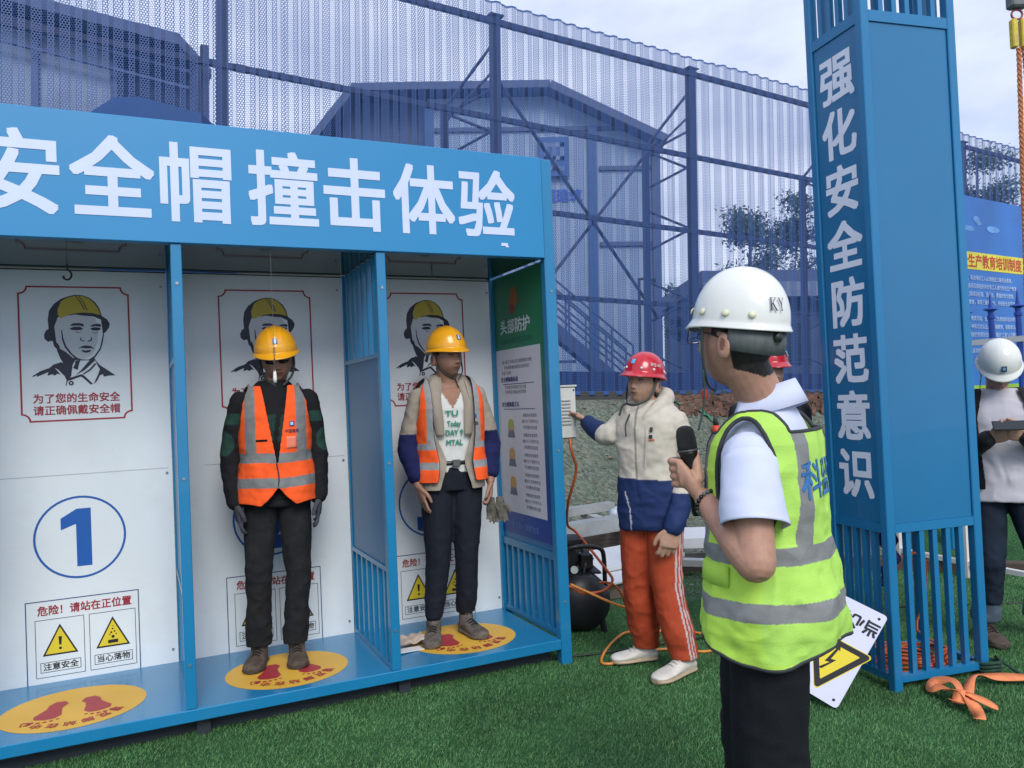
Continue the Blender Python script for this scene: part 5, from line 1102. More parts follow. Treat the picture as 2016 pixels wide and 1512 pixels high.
def make_body(root, name, s, H, skin, arms, hands, legs, stub=0, voxel=.0045, neckc=None, mname='skin', nr=1.):
    hp, hf = head_mesh(); parts = [(to_fig(hp, H, s), hf)] + [(to_fig(v, H, s), f) for v, f in (ear(1), ear(-1))]
    hc = np.array(H)[:3, 3]; base = np.array([0, .012, 1.44]) * s if neckc is None else np.array(neckc)
    ht = to_fig([(0, .020, -.055)], H, s)[0]; parts.append(limb([base - (0, 0, .05), base, ht], np.array([.062, .056, .056]) * s * nr, 20, 1.0, k=4))
    parts += sc_parts([torso(.84, 1.47, -.028)], s)
    for a in arms:
        q, r = a
        if len(q) == 3: parts.append(limb([q[0], q[1]], [r[0], r[len(r) // 2] if len(r) == 3 else r[2]], 18)); parts.append(limb([q[1], q[1] * .75 + np.array(q[2]) * .25, q[2]], [r[1] if len(r) == 3 else r[2], (r[1] if len(r) == 3 else r[2]) * 1.04, r[-1]], 18))
        else: parts.append(limb(q, r, 16))
    parts += hands
    for a in legs: parts.append(limb(a, np.array([.075, .055, .042, .034]) * s, 14))
    me = fuse(parts, voxel, 2, name); P = co(me); Hi = np.linalg.inv(H); Q = (np.c_[P, np.ones(len(P))] @ Hi.T)[:, :3] / s
    paint(me, skin_paint(Q, skin, stub)); me.materials.clear(); m = mat(mname, attr=True, rough=.52, var=.08, vs=60, bump=.12, bs=300, spec=.4)
    m.node_tree.nodes['Principled BSDF'].inputs['Subsurface Weight'].default_value = .08; m.node_tree.nodes['Principled BSDF'].inputs['Subsurface Radius'].default_value = (.01, .004, .002)
    me.materials.append(m); return link('body', me, root)
def cloth_from(parts, root, name, m, paintf=None, voxel=.007, it=4, amp=.006, scl=(9, 9, 11), seed=1, fine=.002, fmask=None, zcut=None):
    me = fuse(parts, voxel, it, name); P = co(me); Nn = nor(me); d = fbm(P, scl, seed, 3) * amp
    rid = 1 - np.abs(fbm(P, np.array(scl) * 1.7, seed + 9, 2)) * 2.2; d = d + np.clip(rid, -.4, 1) * amp * .45
    if fmask is not None: d = d * fmask(P)
    P2 = P + Nn * d[:, None]
    if zcut is not None: P2[:, 2] = np.maximum(P2[:, 2], zcut)
    me.update(); setco(me, P2); me.materials.clear(); me.materials.append(m)
    if paintf is not None: paint(me, paintf(P))
    return link(name, me, root)
def CL(name, rough=.9, **k): return mat(name, attr=True, wr=k.pop('wr', .45), rough=rough, var=k.pop('var', .07), vs=k.pop('vs', 25), bump=k.pop('bump', .25), bs=k.pop('bs', 260), spec=.25, **k)
def trousers(root, s, hipw, legs, m, paintf, amp=.007, rad=(.098, .088, .072, .064, .058), ztop=.98, seed=3, cuff=None, off=.0, zcut=.10):
    parts = sc_parts([torso(.83, ztop, off - .004, zs=np.linspace(.83, ztop, 8))], s)
    for L_ in legs: parts.append(limb(L_, np.array(rad) * s, 18, 1.0, k=5))
    def fm(P): z = P[:, 2] / s; return .55 + .9 * np.exp(-((z - .17) / .13) ** 2) + .5 * np.exp(-((z - .48) / .08) ** 2) + .3 * np.exp(-((z - .84) / .06) ** 2)
    return cloth_from(parts, root, 'trousers', m, paintf, .0075, 4, amp, (8, 8, 8.5), seed, fmask=fm, zcut=zcut)
def vest_shell(root, s, off, flare, zh, vz, vw, m, paintf, front_gap=0, arm=(.0, 1.325, .088, .135, .128), name='vest', nx=.12, amp=.006, seed=5, sag=0, pip=None, neckz=1.452, hemf=None, pr=.0035, res=(300, 190), front_gap_f=None, push=None, order=None):
    zs = np.linspace(zh, 1.475, res[1])
    def fn(T, Z):
        Zs = Z if hemf is None else Z + hemf(T) * np.clip((1.1 - Z) / (1.1 - zh), 0, 1)
        cy, rx, ry, e = tprof(Zs); fl = flare * np.clip(1.27 - Zs, 0, 1)
        c, s_ = np.cos(T), np.sin(T); x = (rx + off + fl) * np.sign(c) * np.abs(c) ** (2 / e); y = (ry + off + fl) * np.sign(s_) * np.abs(s_) ** (2 / e) + cy
        P = np.stack([x, y, Zs + off * .55 * (Zs > 1.3) * np.clip((Zs - 1.3) / .1, 0, 1)], 1)
        nn = np.stack([c, s_, 0 * c], 1); d = fbm(P * s, (8, 8, 11), seed, 3) * amp + np.clip(1 - np.abs(fbm(P * s, (13, 13, 9), seed + 3, 2)) * 2.5, -.3, 1) * amp * .4
        w_ = .35 + .65 * np.clip((1.3 - Zs) / .25, 0, 1); P = P + nn * (d * w_ + fl * .12 * np.sin(T * 7 + seed) * np.clip((1.05 - Zs) / .15, 0, 1))[:, None]
        if push is not None: P = push(P)
        return P * s
    def keep(C):
        X, Y, Z = (C / s).T; ay, az, ry_, rz_, ax = arm
        a = (np.abs(X) > ax) & (((Y - ay) / ry_) ** 2 + ((Z - az) / rz_) ** 2 < 1)
        front = Y < .01
        vw_ = np.clip((Z - vz) / (neckz - vz), 0, 1) * vw + (front_gap if front_gap_f is None else front_gap_f(Z))
        v_ = front & ((np.abs(X) < vw_) & ((Z > vz) | (front_gap > 0) | (front_gap_f is not None)))
        nk = (Z > neckz) & (np.abs(X) < nx) | (Z > 1.472)
        return ~(a | v_ | nk)
    me, loops = grid_shell(res[0], zs, fn, keep, name, m)
    P = co(me); paint(me, paintf(P / s)); o = link(name, me, root); thicken(o, .0035, 1)
    PRJ[o.name] = BVHTree.FromPolygons([tuple(p) for p in P], [tuple(p.vertices) for p in me.polygons])
    if pip is not None:
        for lp in loops: MB().tube(lp[::2] if len(lp) > 60 else lp, pr, 6, closed=np.linalg.norm(lp[0] - lp[-1]) < .03).obj('piping', pip, o, True)
    return o
def on_torso(x, z, off, flare, s, side=-1):
    cy, rx, ry, e = tprof(z); fl = flare * np.clip(1.27 - z, 0, 1); a = np.clip(1 - np.abs(x / (rx + off + fl)) ** e, 0, 1) ** (1 / e); return np.stack([x, side * (ry + off + fl) * a + cy, z], -1) * s
def torso_text(body, m, cx, cz, sx, sz, off, flare, s, parent, side=-1, bold=.02, name='vest_lettering', lift=.006):
    v, f = glyphs(body, bold); P = on_torso(cx + v[:, 0] * sx * (1 if side < 0 else -1), cz + v[:, 1] * sz, off + lift, flare, 1, side); P = onto(P * s, parent, side, .001); P[:, 1] += side * v[:, 2] * .00012
    return link(name, newmesh(name, P, f, m), parent)
def torso_patch(m, x0, x1, z0, z1, off, flare, s, parent, side=-1, name='badge', lift=.006, n=8):
    X, Z = np.meshgrid(np.linspace(x0, x1, n), np.linspace(z0, z1, n)); P = onto(on_torso(X.reshape(-1), Z.reshape(-1), off + lift, flare, s, side), parent, side, max(0, lift - .0055)); i = (np.arange(n - 1)[None] + n * np.arange(n - 1)[:, None]).reshape(-1)
    o = link(name, newmesh(name, P, np.stack([i, i + 1, i + n + 1, i + n], 1), m, True), parent); thicken(o, .002, 0); return o
def person(label, x, y, z, yaw):
    root = thing('person', label, 'person', (x, y, z), yaw); Mi = np.array((Matrix.Translation((x, y, z)) @ Matrix.Rotation(yaw, 4, 'Z')).inverted())
    return root, (lambda *p: (Mi @ np.array([p[0], p[1], p[2], 1.]))[:3]), (lambda *p: Mi[:3, :3] @ np.array(p, float))
ORG = np.array([.95, .115, .022]); GRY = np.array([.19, .20, .20]); LIM = np.array([.46, .74, .10])
def bands(P, base, hb, vb, grey=GRY, zt=None, wob=.0):
    """local pigment of a safety vest: base colour with reflective bands"""
    X, Y, Z = P.T; C = np.tile(base, (len(P), 1)); Zw = Z + wob * np.sin(X * 22 + 1) 
    k = np.zeros(len(P), bool)
    for a, b in hb: k |= (Zw > a) & (Zw < b)
    for a, b, z0 in vb: k |= (np.abs(X) > a) & (np.abs(X) < b) & (Z > z0)
    C[k] = grey * (1 + .15 * fbm(P[k], 40, 2))[:, None] if k.any() else C[k]
    return C
SKIN1 = (.33, .17, .115); SKIN2 = (.32, .175, .12); SKIN3 = (.42, .25, .175); SKIN4 = (.42, .235, .165)
HY = mat('helmet_yellow', (.78, .36, .012), .28, var=.06, vs=12, coat=.3, dirt=.25, dcol=(.45, .22, .03), ds=9); HWH = mat('helmet_white', (.70, .72, .68), .22, var=.03, coat=.4); HR = mat('helmet_red', (.48, .012, .025), .22, var=.05, coat=.4)
STR = mat('strap_dark', (.03, .035, .03), .8)

# ---- worker in the middle bay -------------------------------------------------------------
root, W, D_ = person('man in yellow helmet and dark glasses, orange vest over black jacket, in the middle bay', -1.275, 4.235, .149, R(19))
TW[0] = .89; s = 1.02; H = headM((.022, -.018, 1.585 * s), R(-2), R(11), R(-4))
Ls = np.array([.160, .005, 1.375]) * s; Rs = Ls * (-1, 1, 1)
La, Ra = [Ls, np.array([.212, .01, 1.10]) * s, np.array([.205, -.045, .86]) * s], [Rs, np.array([-.222, .01, 1.10]) * s, np.array([-.205, -.045, .855]) * s]
hL = hand(La[2], (-.05, -.10, -1), (-.9, .3, 0), (-.1, -1, .1), s, fat=1.16); hR = hand(Ra[2], (.12, -.10, -1), (.9, .3, 0), (.1, -1, .1), s, fat=1.16)
legL = [np.array([.082, .0, .90]) * s, np.array([.088, -.02, .47]) * s, W(-1.221, 4.30, .245)]; legR = [np.array([-.082, .0, .90]) * s, np.array([-.108, -.015, .47]) * s, W(-1.411, 4.267, .245)]
make_body(root, 'body', s, H, SKIN1, [(La, np.array([.045, .038, .026]) * s), (Ra, np.array([.045, .038, .026]) * s)], sc_parts(hand(La[2] / s, (-.05, -.10, -1), (-.9, .3, 0), (-.1, -1, .1)), s) + sc_parts(hand(Ra[2] / s, (.12, -.10, -1), (.9, .3, 0), (.1, -1, .1)), s), [legL, legR], .25)
BKJ = np.array([.012, .012, .014]); GRN = np.array([.018, .052, .040])
def jk(P):
    Q = P / s; C = np.tile(BKJ, (len(P), 1)) * (1 + .3 * fbm(Q, 14, 4))[:, None]; X, Y, Z = Q.T; a = np.abs(X)
    g = (a > .17) & (((Z > 1.255) & (Z < 1.31)) | ((((Z - 1.16) / .065) ** 2 + ((Y - .0) / .12) ** 2 + ((a - .25) / .05) ** 2) < 1)); C[g] = GRN
    g = (a < .05) & (Z > 1.16) & (Z < 1.30) & (Y < 0) & (np.abs(X - (Z - 1.2) * .15) > .012); C[g] = GRN * .9; return C
parts = sc_parts([torso(.86, 1.475, .006)], s) + [limb(La, np.array([.062, .058, .053, .048, .044]) * s, 18), limb(Ra, np.array([.062, .058, .053, .048, .044]) * s, 18)]
jm = CL('jacket_black'); cloth_from(parts, root, 'jacket', jm, jk, amp=.009, seed=2)
for hh in (hL, hR): v = fuse(hh, .004, 2, 'glove'); v.materials.append(mat('glove_dark', (.045, .048, .062), .85, var=.35, vs=30, bump=.4, bs=150)); link('glove', v, root)
trm = CL('work_trousers', var=.12, dirt=.35, dcol=(.07, .055, .042), ds=5)
trousers(root, s, .09, [legL[:2] + [legL[2] + (0, 0, .005)], legR[:2] + [legR[2] + (0, 0, .005)]], trm, lambda P: np.tile(np.array([.014, .016, .018]), (len(P), 1)) * (1 + .3 * fbm(P, 8, 6))[:, None], seed=12, amp=.012, rad=(.088, .077, .064, .060, .060))
def boot(P, t, l, z): C = np.tile([.085, .062, .045], (len(P), 1)) * (1 + .6 * fbm(P, 28, 3))[:, None]; C[z < .022] = (.045, .035, .028); return C
shoe('shoe', root, W(-1.415, 4.315, .149), W(-1.395, 4.075, .149), None, boot, 1.15, hi=.125, laces=mat('lace_dark', (.02, .018, .015), .9)); shoe('shoe', root, W(-1.235, 4.345, .149), W(-1.165, 4.125, .149), None, boot, 1.15, hi=.125, laces=MATS['lace_dark'])
vm = CL('vest_cloth', .85, bs=500, bump=.15)
BKP = mat('piping_dark', (.02, .025, .03), .7)
vs_ = vest_shell(root, s, .024, .07, .855, 1.03, .066, vm, lambda P: bands(P, ORG, ((1.055, 1.105), (.93, .98)), ((.098, .148, 1.08),), wob=.003), front_gap=0, front_gap_f=lambda Z: np.clip(.945 - Z, 0, 1) ** 1.5 * 2.6, pip=None, seed=21, amp=.010,
    hemf=lambda T: -.025 * np.abs(np.sin(T - .0)) ** 8 , neckz=1.445)
Zz = np.linspace(.94, 1.05, 12); v, f = limb([on_torso(np.array([.004 * math.sin(z * 40)]), np.array([z]), .030, .07, s)[0] for z in Zz], [.008, .008], 8, .4, (0, -1, 0)); link('zip', newmesh('zip', v, f, BKP, True), vs_)
torso_patch(LOGO_B, .065, .09, 1.235, 1.262, .024, .07, s, vs_); torso_patch(LOGO_W, .070, .085, 1.241, 1.257, .024, .07, s, vs_, lift=.0085, name='badge_mark')
torso_text('中国建筑', mat('vest_ink', (.05, .03, .05), .6), .077, 1.212, .018, .02, .024, .07, s, vs_, bold=.01, lift=.009)
torso_patch(mat('clear_pocket', (.80, .22, .13), .2, spec=.8), .048, .098, 1.125, 1.185, .024, .07, s, vs_, name='id_pocket')
torso_patch(vm, -.10, -.045, 1.165, 1.175, .026, .07, s, vs_, name='pocket_flap')
hel = helmet(root, H, s, HY, 'ridge'); helmet_logo(hel, H, s, 0.0, .60, .030)
for sx in (-1, 1): strap(root, H, s, [(sx * .085, -.005, .04), (sx * .083, -.02, -.03), (sx * .066, -.045, -.085), (sx * .02, -.075, -.125)], .006)
strap(root, H, s, [(-.085, .0, .02), (-.088, -.02, -.06), (-.09, -.03, -.13), (-.105, -.04, -.17)], .0035)
gl = MB()
for sx in (-1, 1):
    th_ = np.linspace(0, 2 * math.pi, 15)[:-1]; v = [(sx * .032 + .027 * math.copysign(abs(math.cos(t)) ** .6, math.cos(t)), -.1005 + .006 * abs(math.cos(t)), .008 + .017 * math.copysign(abs(math.sin(t)) ** .7, math.sin(t))) for t in th_]
    gl.add(to_fig(v + [(a, b + .002, c) for a, b, c in v], H, s), [tuple(range(14)), tuple(range(27, 13, -1))] + [(i, i + 14, (i + 1) % 14 + 14, (i + 1) % 14) for i in range(14)])
    gl.tube(to_fig([(sx * .058, -.095, .014), (sx * .076, -.07, .014), (sx * .082, .0, .01)], H, s), .002, 6)
gl.cyl(*to_fig([(-.008, -.104, .012), (.008, -.104, .012)], H, s), .002, 6); gl.obj('glasses', mat('dark_lens', (.012, .010, .014), .08, coat=.5), root, True)

# ---- worker in the right bay --------------------------------------------------------------
root, W, D_ = person('man in yellow helmet, beige jacket and printed white T-shirt standing in the right bay', -.375, 4.60, .149, R(17))
TW[0] = .93; s = 1.02; H = headM((0.0, -.022, 1.578 * s), R(24), R(0), R(-2))
Ls = np.array([.162, .0, 1.36]) * s; Rs = Ls * (-1, 1, 1)
La, Ra = [Ls, np.array([.232, .02, 1.10]) * s, np.array([.215, -.05, .87]) * s], [Rs, np.array([-.228, .02, 1.10]) * s, np.array([-.195, -.055, .865]) * s]
legL = [np.array([.084, .0, .90]) * s, np.array([.070, -.01, .47]) * s, W(-.327, 4.66, .245)]; legR = [np.array([-.084, .0, .90]) * s, np.array([-.098, -.02, .47]) * s, W(-.505, 4.552, .245)]
hands_ = sc_parts(hand(La[2] / s, (-.08, -.15, -1), (-.85, .2, 0), (-.2, -1, .1), curl=(.9, 1.0, 1.0, 1.0)), s) + sc_parts(hand(Ra[2] / s, (.18, -.12, -1), (.85, .3, 0), (.25, -1, .1), curl=(.25, .35, .4, .45)), s)
make_body(root, 'body', s, H, SKIN2, [(La, np.array([.045, .040, .027]) * s), (Ra, np.array([.045, .042, .029]) * s)], hands_, [legL, legR], .45)
eyes(root, H, s, .75)
WT = np.array([.62, .63, .60]); cloth_from(sc_parts([torso(.93, 1.40, -.002)], s), root, 'tee_shirt', CL('tee_white'), lambda P: np.where(((np.abs(P[:, 0]) < (P[:, 2] / s - 1.285) * .62) & (P[:, 1] < 0))[:, None], np.array(SKIN2), WT), amp=.004, seed=8)
tg = mat('tee_print', (.02, .22, .14), .7)
for t, cz, sx, cx in (('TU', 1.262, .058, -.01), ('Today', 1.205, .03, 0), ('DAY 9', 1.155, .036, 0), ('MTAL', 1.10, .038, 0)): torso_text(t, tg, cx, cz, sx, .042, -.002, 0, s, root, bold=.03, name='tee_lettering', lift=.010)
BEI = np.array([.33, .29, .235]); NV = np.array([.012, .016, .075])
def sl(P): Q = P / s; C = np.tile(BEI, (len(P), 1)) * (1 + .08 * fbm(Q, 20, 2))[:, None]; C[Q[:, 2] < 1.155 + .0 * Q[:, 0]] = NV; return C
slm = [La[0], La[1], La[1] * .55 + La[2] * .45, La[1] * .22 + La[2] * .78]; srm = [Ra[0], Ra[1], Ra[1] * .55 + Ra[2] * .45, Ra[1] * .22 + Ra[2] * .78]
jm2 = CL('jacket_beige', vs=10)
j_ = vest_shell(root, s, .010, .05, .840, .98, .045, jm2, lambda P: np.tile(BEI, (len(P), 1)) * (1 + .10 * fbm(P, 12, 2))[:, None], front_gap=.03, front_gap_f=lambda Z: .038 + .055 * np.exp(-((Z - 1.20) / .16) ** 2) + .05 * np.clip((1.0 - Z) / .15, 0, 1), arm=(0, 1.3, .0001, .0001, .5), name='jacket', amp=.008, seed=31, neckz=1.46)
cloth_from([limb(srm, np.array([.060, .062, .062, .058, .054]) * s, 18)], root, 'sleeve', jm2, sl, amp=.009, seed=15); cloth_from([limb(slm, np.array([.060, .062, .062, .058, .054]) * s, 18)], root, 'sleeve', jm2, sl, amp=.009, seed=16)
for sx in (-1, 1):   # lapels and collar
    P = [(sx * .040, .055, 1.495), (sx * .070, .0, 1.478), (sx * .080, -.055, 1.43), (sx * .098, -.108, 1.34), (sx * .088, -.128, 1.24), (sx * .078, -.130, 1.14)]; V = []; F = []
    for i, p in enumerate(spline(P, 5)):
        t = i / 25; w_ = .020 + .016 * math.sin(t * math.pi); V += [np.array(p) + (sx * w_, .004, -.004), np.array(p) - (sx * w_, .006, .002)]
        if i: F.append((2 * i - 2, 2 * i - 1, 2 * i + 1, 2 * i))
    me = newmesh('lapel', np.array(V) * s, F, jm2, True); paint(me, np.tile(BEI * .95, (len(V), 1))); thicken(link('lapel', me, j_), .003, 0)
trousers(root, s, .09, [legL[:2] + [legL[2] + (0, 0, .04)], legR[:2] + [legR[2] + (0, 0, .04)]], CL('trousers_navy', .8), lambda P: np.tile([.010, .013, .022], (len(P), 1)), seed=14, amp=.009, zcut=.125, rad=(.098, .090, .070, .060, .052))
MB().tube([np.array(on_torso(np.array([x]), np.array([.985]), -.003, 0, 1)[0]) * s for x in np.linspace(-.12, .12, 12)], .013, 8).obj('belt', mat('belt_dark', (.012, .012, .014), .4), root, True)
MB().box(-.020, .026, -.146, -.126, .985, 1.025, b=.004).obj('buckle', mat('buckle', (.2, .2, .2), .3, metal=.8), root)
def sn(P, t, l, z): C = np.tile([.10, .085, .072], (len(P), 1)) * (1 + .8 * fbm(P, 45, 3))[:, None]; C[z < .025] = (.11, .09, .07); return np.clip(C, .01, 1)
shoe('shoe', root, W(-.505, 4.60, .149), W(-.505, 4.36, .149), None, sn, 1.1, hi=.10, laces=MATS['lace_dark']); shoe('shoe', root, W(-.355, 4.70, .149), W(-.215, 4.50, .149), None, sn, 1.1, hi=.10, laces=MATS['lace_dark'])
for L_ in (legL, legR): v, f = limb([L_[2] + (0, 0, .09), L_[2] - (0, 0, .01)], [.040, .040], 12); link('sock', newmesh('sock', v, f, mat('sock_dark', (.015, .016, .022), .9), True), root)
vs_ = vest_shell(root, s, .032, .06, .885, .98, .05, vm, lambda P: bands(P, ORG, ((1.065, 1.10), (.955, .995)), ((.105, .150, 1.09),), grey=GRY * 1.5), front_gap=.05, front_gap_f=lambda Z: .072 + .028 * np.exp(-((Z - 1.12) / .2) ** 2) + .03 * np.clip((1.0 - Z) / .12, 0, 1), pip=mat('piping_navy', (.01, .012, .04), .7), seed=33, amp=.006, neckz=1.455, pr=.0028)
torso_patch(LOGO_B, .108, .128, 1.23, 1.252, .032, .06, s, vs_); torso_text('中国', MATS['vest_ink'], .118, 1.20, .02, .02, .032, .06, s, vs_, bold=.01, lift=.009)
hel = helmet(root, H, s, HY, 'ridge'); helmet_logo(hel, H, s, .05, .62, .030)
for sx in (-1, 1): strap(root, H, s, [(sx * .085, -.005, .04), (sx * .084, -.02, -.03), (sx * .066, -.045, -.09), (sx * .015, -.07, -.128)], .0055)
gv = thing('work_gloves', 'pair of grey work gloves dangling from the right worker\'s left hand', 'gloves', (-.125, 4.60, .915)); GVM = mat('glove_grey', (.10, .092, .075), .9, var=.5, vs=40)
for dx, rz in ((-.025, 0), (.03, .5)): me = fuse(hand((dx, 0, .0), (.05, -.05, -1), (-.3, -1, 0), (1, -.3, 0), .80, fat=1.1), .005, 2, 'glove'); me.materials.append(GVM); link('glove', me, gv, rot=(0, 0, rz))

# ---- helper with red helmet ------------------------------------------------------------------
root, W, D_ = person('young man in red helmet, cream and navy jacket and orange trousers reaching for the box', .735, 4.335, .006, R(-36))
TW[0] = .92; s = 1.0; H = headM((-.005, -.03, 1.550), R(-4), R(-8), R(6))
Ls = np.array([.160, .0, 1.335]); Rs = np.array([-.160, .0, 1.335])
La = [Ls, np.array([.222, .02, 1.06]), W(.80, 4.115, .80)]; Ra = [Rs, W(.515, 4.42, 1.275), W(.435, 4.665, 1.345)]
legL = [np.array([.080, .0, .88]), np.array([.082, -.03, .46]), W(.857, 4.245, .10)]; legR = [np.array([-.080, .0, .88]), np.array([-.098, -.01, .46]), W(.693, 4.467, .10)]
hands_ = hand(La[2], D_(-.30, -.08, -1), D_(-.1, 1, 0), D_(-1, -.1, .2), 1.12, curl=(.75, .8, .85, .9), fat=1.12) + hand(Ra[2], D_(-.42, .35, .30), D_(-.3, .1, -.9), D_(.1, -.9, .3), curl=(.6, .8, .9, .9))
make_body(root, 'body', s, H, SKIN3, [(La, np.array([.045, .036, .025])), (Ra, np.array([.045, .036, .025]))], hands_, [legL, legR])
eyes(root, H, s, .85)
CRM = np.array([.53, .49, .41]); NV2 = np.array([.013, .030, .105])
def rj(P):
    X, Y, Z = P.T; C = np.tile(CRM, (len(P), 1)) * (1 + .05 * fbm(P, 18, 2))[:, None]; arm = (X > .165) | (X < -.19)
    k = (Z < 1.045 - .05 * (X + .1)) & (X < .165); k |= (X >= .165) & (Z < .965); fa_ = Ra[2] - Ra[1]; tt_ = ((P - Ra[1]) @ fa_) / (fa_ @ fa_); dd_ = np.linalg.norm(P - Ra[1] - tt_[:, None] * fa_, axis=1); k |= (tt_ > .08) & (dd_ < .085); C[k] = NV2
    zp = (np.abs(X + .012) < .0035) & (Y < 0) & ~k; C[zp] = (.25, .23, .2); w_ = (np.abs(X + .055 + .5 * np.clip(Z - .86, 0, 1) ** 1.3) < .004) & (Y < 0) & (Z < .97); C[w_] = (.5, .5, .5); return C
parts = [torso(.765, 1.455, .016, flare=.05)] + [limb(La[:2] + [La[1] * .45 + La[2] * .55, La[2]], np.array([.066, .064, .060, .058, .050]), 18), limb(Ra, np.array([.064, .060, .056, .050, .040]), 18)]
parts += [limb([(-.085, -.06, 1.415), (-.095, .02, 1.45), (-.06, .09, 1.47), (0, .11, 1.475), (.06, .09, 1.47), (.095, .02, 1.45), (.085, -.06, 1.415), (.04, -.10, 1.36)], [.030, .040, .050, .052, .050, .042, .034, .022], 14), limb([(-.09, -.05, 1.41), (-.045, -.105, 1.35)], [.028, .020], 12), limb([(-.05, .12, 1.38), (.05, .12, 1.38)], [.05, .05], 12)]
jm3 = CL('jacket_cream', .75, bump=.15); cloth_from(parts, root, 'jacket', jm3, rj, voxel=.006, amp=.010, seed=41, scl=(8, 8, 10))
v, f = limb([(-.050, -.118, 1.385), (-.062, -.145, 1.33), (-.06, -.15, 1.27)], [.004, .004], 6); link('cord', newmesh('cord', v, f, STR, True), root); v, f = limb([(.045, -.125, 1.36), (.055, -.15, 1.22), (.05, -.155, 1.13), (.05, -.155, 1.10)], [.003, .003, .005], 6); link('cord', newmesh('cord', v, f, mat('cord_cream', (.45, .42, .36), .7), True), root)
torso_patch(mat('chest_print_red', (.6, .12, .05), .6), .068, .098, 1.245, 1.252, .016, .0, s, root, name='chest_print', lift=.010); torso_patch(mat('chest_print_dark', (.02, .02, .02), .6), .07, .088, 1.256, 1.275, .016, .0, s, root, name='chest_print', lift=.010); torso_patch(STR, .075, .09, 1.29, 1.315, .016, .0, s, root, name='chest_print', lift=.010)
TRO = np.array([.40, .06, .022])
def tp(P):
    X, Y, Z = P.T; C = np.tile(TRO, (len(P), 1)); a = np.arctan2(Y - np.interp(Z, [.1, .46, .88], [legL[2][1], -.03, 0]), X - np.interp(Z, [.1, .46, .88], [legL[2][0], .082, .08]))
    k = np.zeros(len(P), bool)
    for c in (-.55, -.27, .01): k |= np.abs(a - c + .35 * np.clip((.5 - Z), 0, 1)) < .065
    C[k & (X > .04)] = (.50, .45, .46); return C
trousers(root, s, .085, [legL[:2] + [legL[2] + (0, 0, .0)], legR[:2] + [legR[2] + (0, 0, .0)]], CL('track_trousers', .7), tp, seed=44, amp=.011, rad=(.105, .098, .086, .082, .074), off=.006, ztop=.90, zcut=.085)
def wsn(P, t, l, z): C = np.tile([.62, .60, .54], (len(P), 1)) * (1 + .12 * fbm(P, 25, 3))[:, None]; C[z < .030] = (.42, .33, .22); return C
shm = mat('shoe_white', attr=True, rough=.55, var=.08, vs=30, bump=.1); lw_ = mat('lace_white', (.55, .52, .46), .8)
shoe('shoe', root, W(.745, 4.475, .008), W(.485, 4.435, .008), None, wsn, 1.2, shm, .10, lw_); shoe('shoe', root, W(.905, 4.285, .008), W(.665, 4.085, .008), None, wsn, 1.2, shm, .10, lw_)
hel = helmet(root, H, s, HR, 'red')
for az in (-1.1, -.45, .45, 1.05, 1.75, 2.4): helmet_spot(hel, H, s, az, .76, .0075, mat('rivet_white', (.7, .66, .6), .5))
helmet_print(hel, H, s, -.05, .62, '#', mat('badge_cyan', (.08, .42, .65), .4), .028, 'badge'); helmet_print(hel, H, s, 1.15, .66, '安全-601', mat('helmet_ink', (.6, .5, .45), .5), .022, bold=.02, sw=.9)
strap(root, H, s, [(.085, -.005, .045), (.084, -.02, -.03), (.066, -.045, -.09), (.02, -.085, -.125), (-.03, -.09, -.125)], .0085, mat('strap_grey', (.06, .075, .07), .8)); strap(root, H, s, [(-.03, -.088, -.12), (-.05, -.10, -.14), (-.052, -.115, -.19)], .006)
strap(root, H, s, [(-.085, -.005, .045), (-.084, -.02, -.03), (-.066, -.045, -.09), (-.03, -.085, -.125)], .006)

# ---- presenter with the microphone -----------------------------------------------------------
root, W, D_ = person('man seen from behind in white helmet and lime vest, holding a microphone', .705, 2.235, .006, R(-122))
TW[0] = .91; s = .99; hp = W(.628, 2.19, 1.634); HB_ = np.array(headM(hp, R(-16), R(-9), R(0))); H = HB_ @ np.diag([1.20, 1.13, 1.07, 1]); DZ[0] = 1.15; BR[0] = .06
Ls = np.array([.172, .0, 1.345]) * s; Rs = Ls * (-1, 1, 1)
EL = W(.590, 1.985, 1.062); WR = W(.515, 2.175, 1.205)
La = [Ls, EL, WR]; Ra = [Rs, np.array([-.22, -.02, 1.06]) * s, np.array([-.20, -.17, .86]) * s]
mt_, mb_ = np.array(W(.462, 2.235, 1.405)), np.array(W(.492, 2.235, 1.155)); ma = unit(mt_ - mb_); Ac = mb_ + (mt_ - mb_) * .48
hg = grip(WR, Ac, ma, D_(.02, -1, 0), D_(-1, -.02, 0), .0185, 1.0)
legL = [np.array([.085, .01, .90]) * s, np.array([.088, -.005, .47]) * s, np.array([.086, .02, .09]) * s]; legR = [np.array([-.085, -.055, .90]) * s, np.array([-.088, -.095, .47]) * s, np.array([-.086, -.08, .09]) * s]
make_body(root, 'body', s, H, SKIN4, [(La, np.array([.050, .044, .049, .045, .031])), (Ra, np.array([.05, .042, .027]))], hg + sc_parts(hand(Ra[2] / s, (0, -.3, -1), (.9, .2, 0), (.2, -1, 0)), s), [legL, legR], voxel=.0042, mname='skin_fair', nr=1.16)
SHW = np.array([.60, .64, .78])
cloth_from(sc_parts([torso(.90, 1.46, .004)], s) + [limb([Ls * (1, 1, .99), Ls * .75 + EL * .25], np.array([.070, .070]), 22, 1., k=7), limb([Rs, Rs * .4 + np.array(Ra[1]) * .6], np.array([.074, .080, .084]), 20)], root, 'shirt', mat('shirt_white', (.55, .60, .77), .85, var=.03, bump=.12, bs=400, wr=.4), amp=.006, seed=51, voxel=.006, scl=(7, 7, 9))
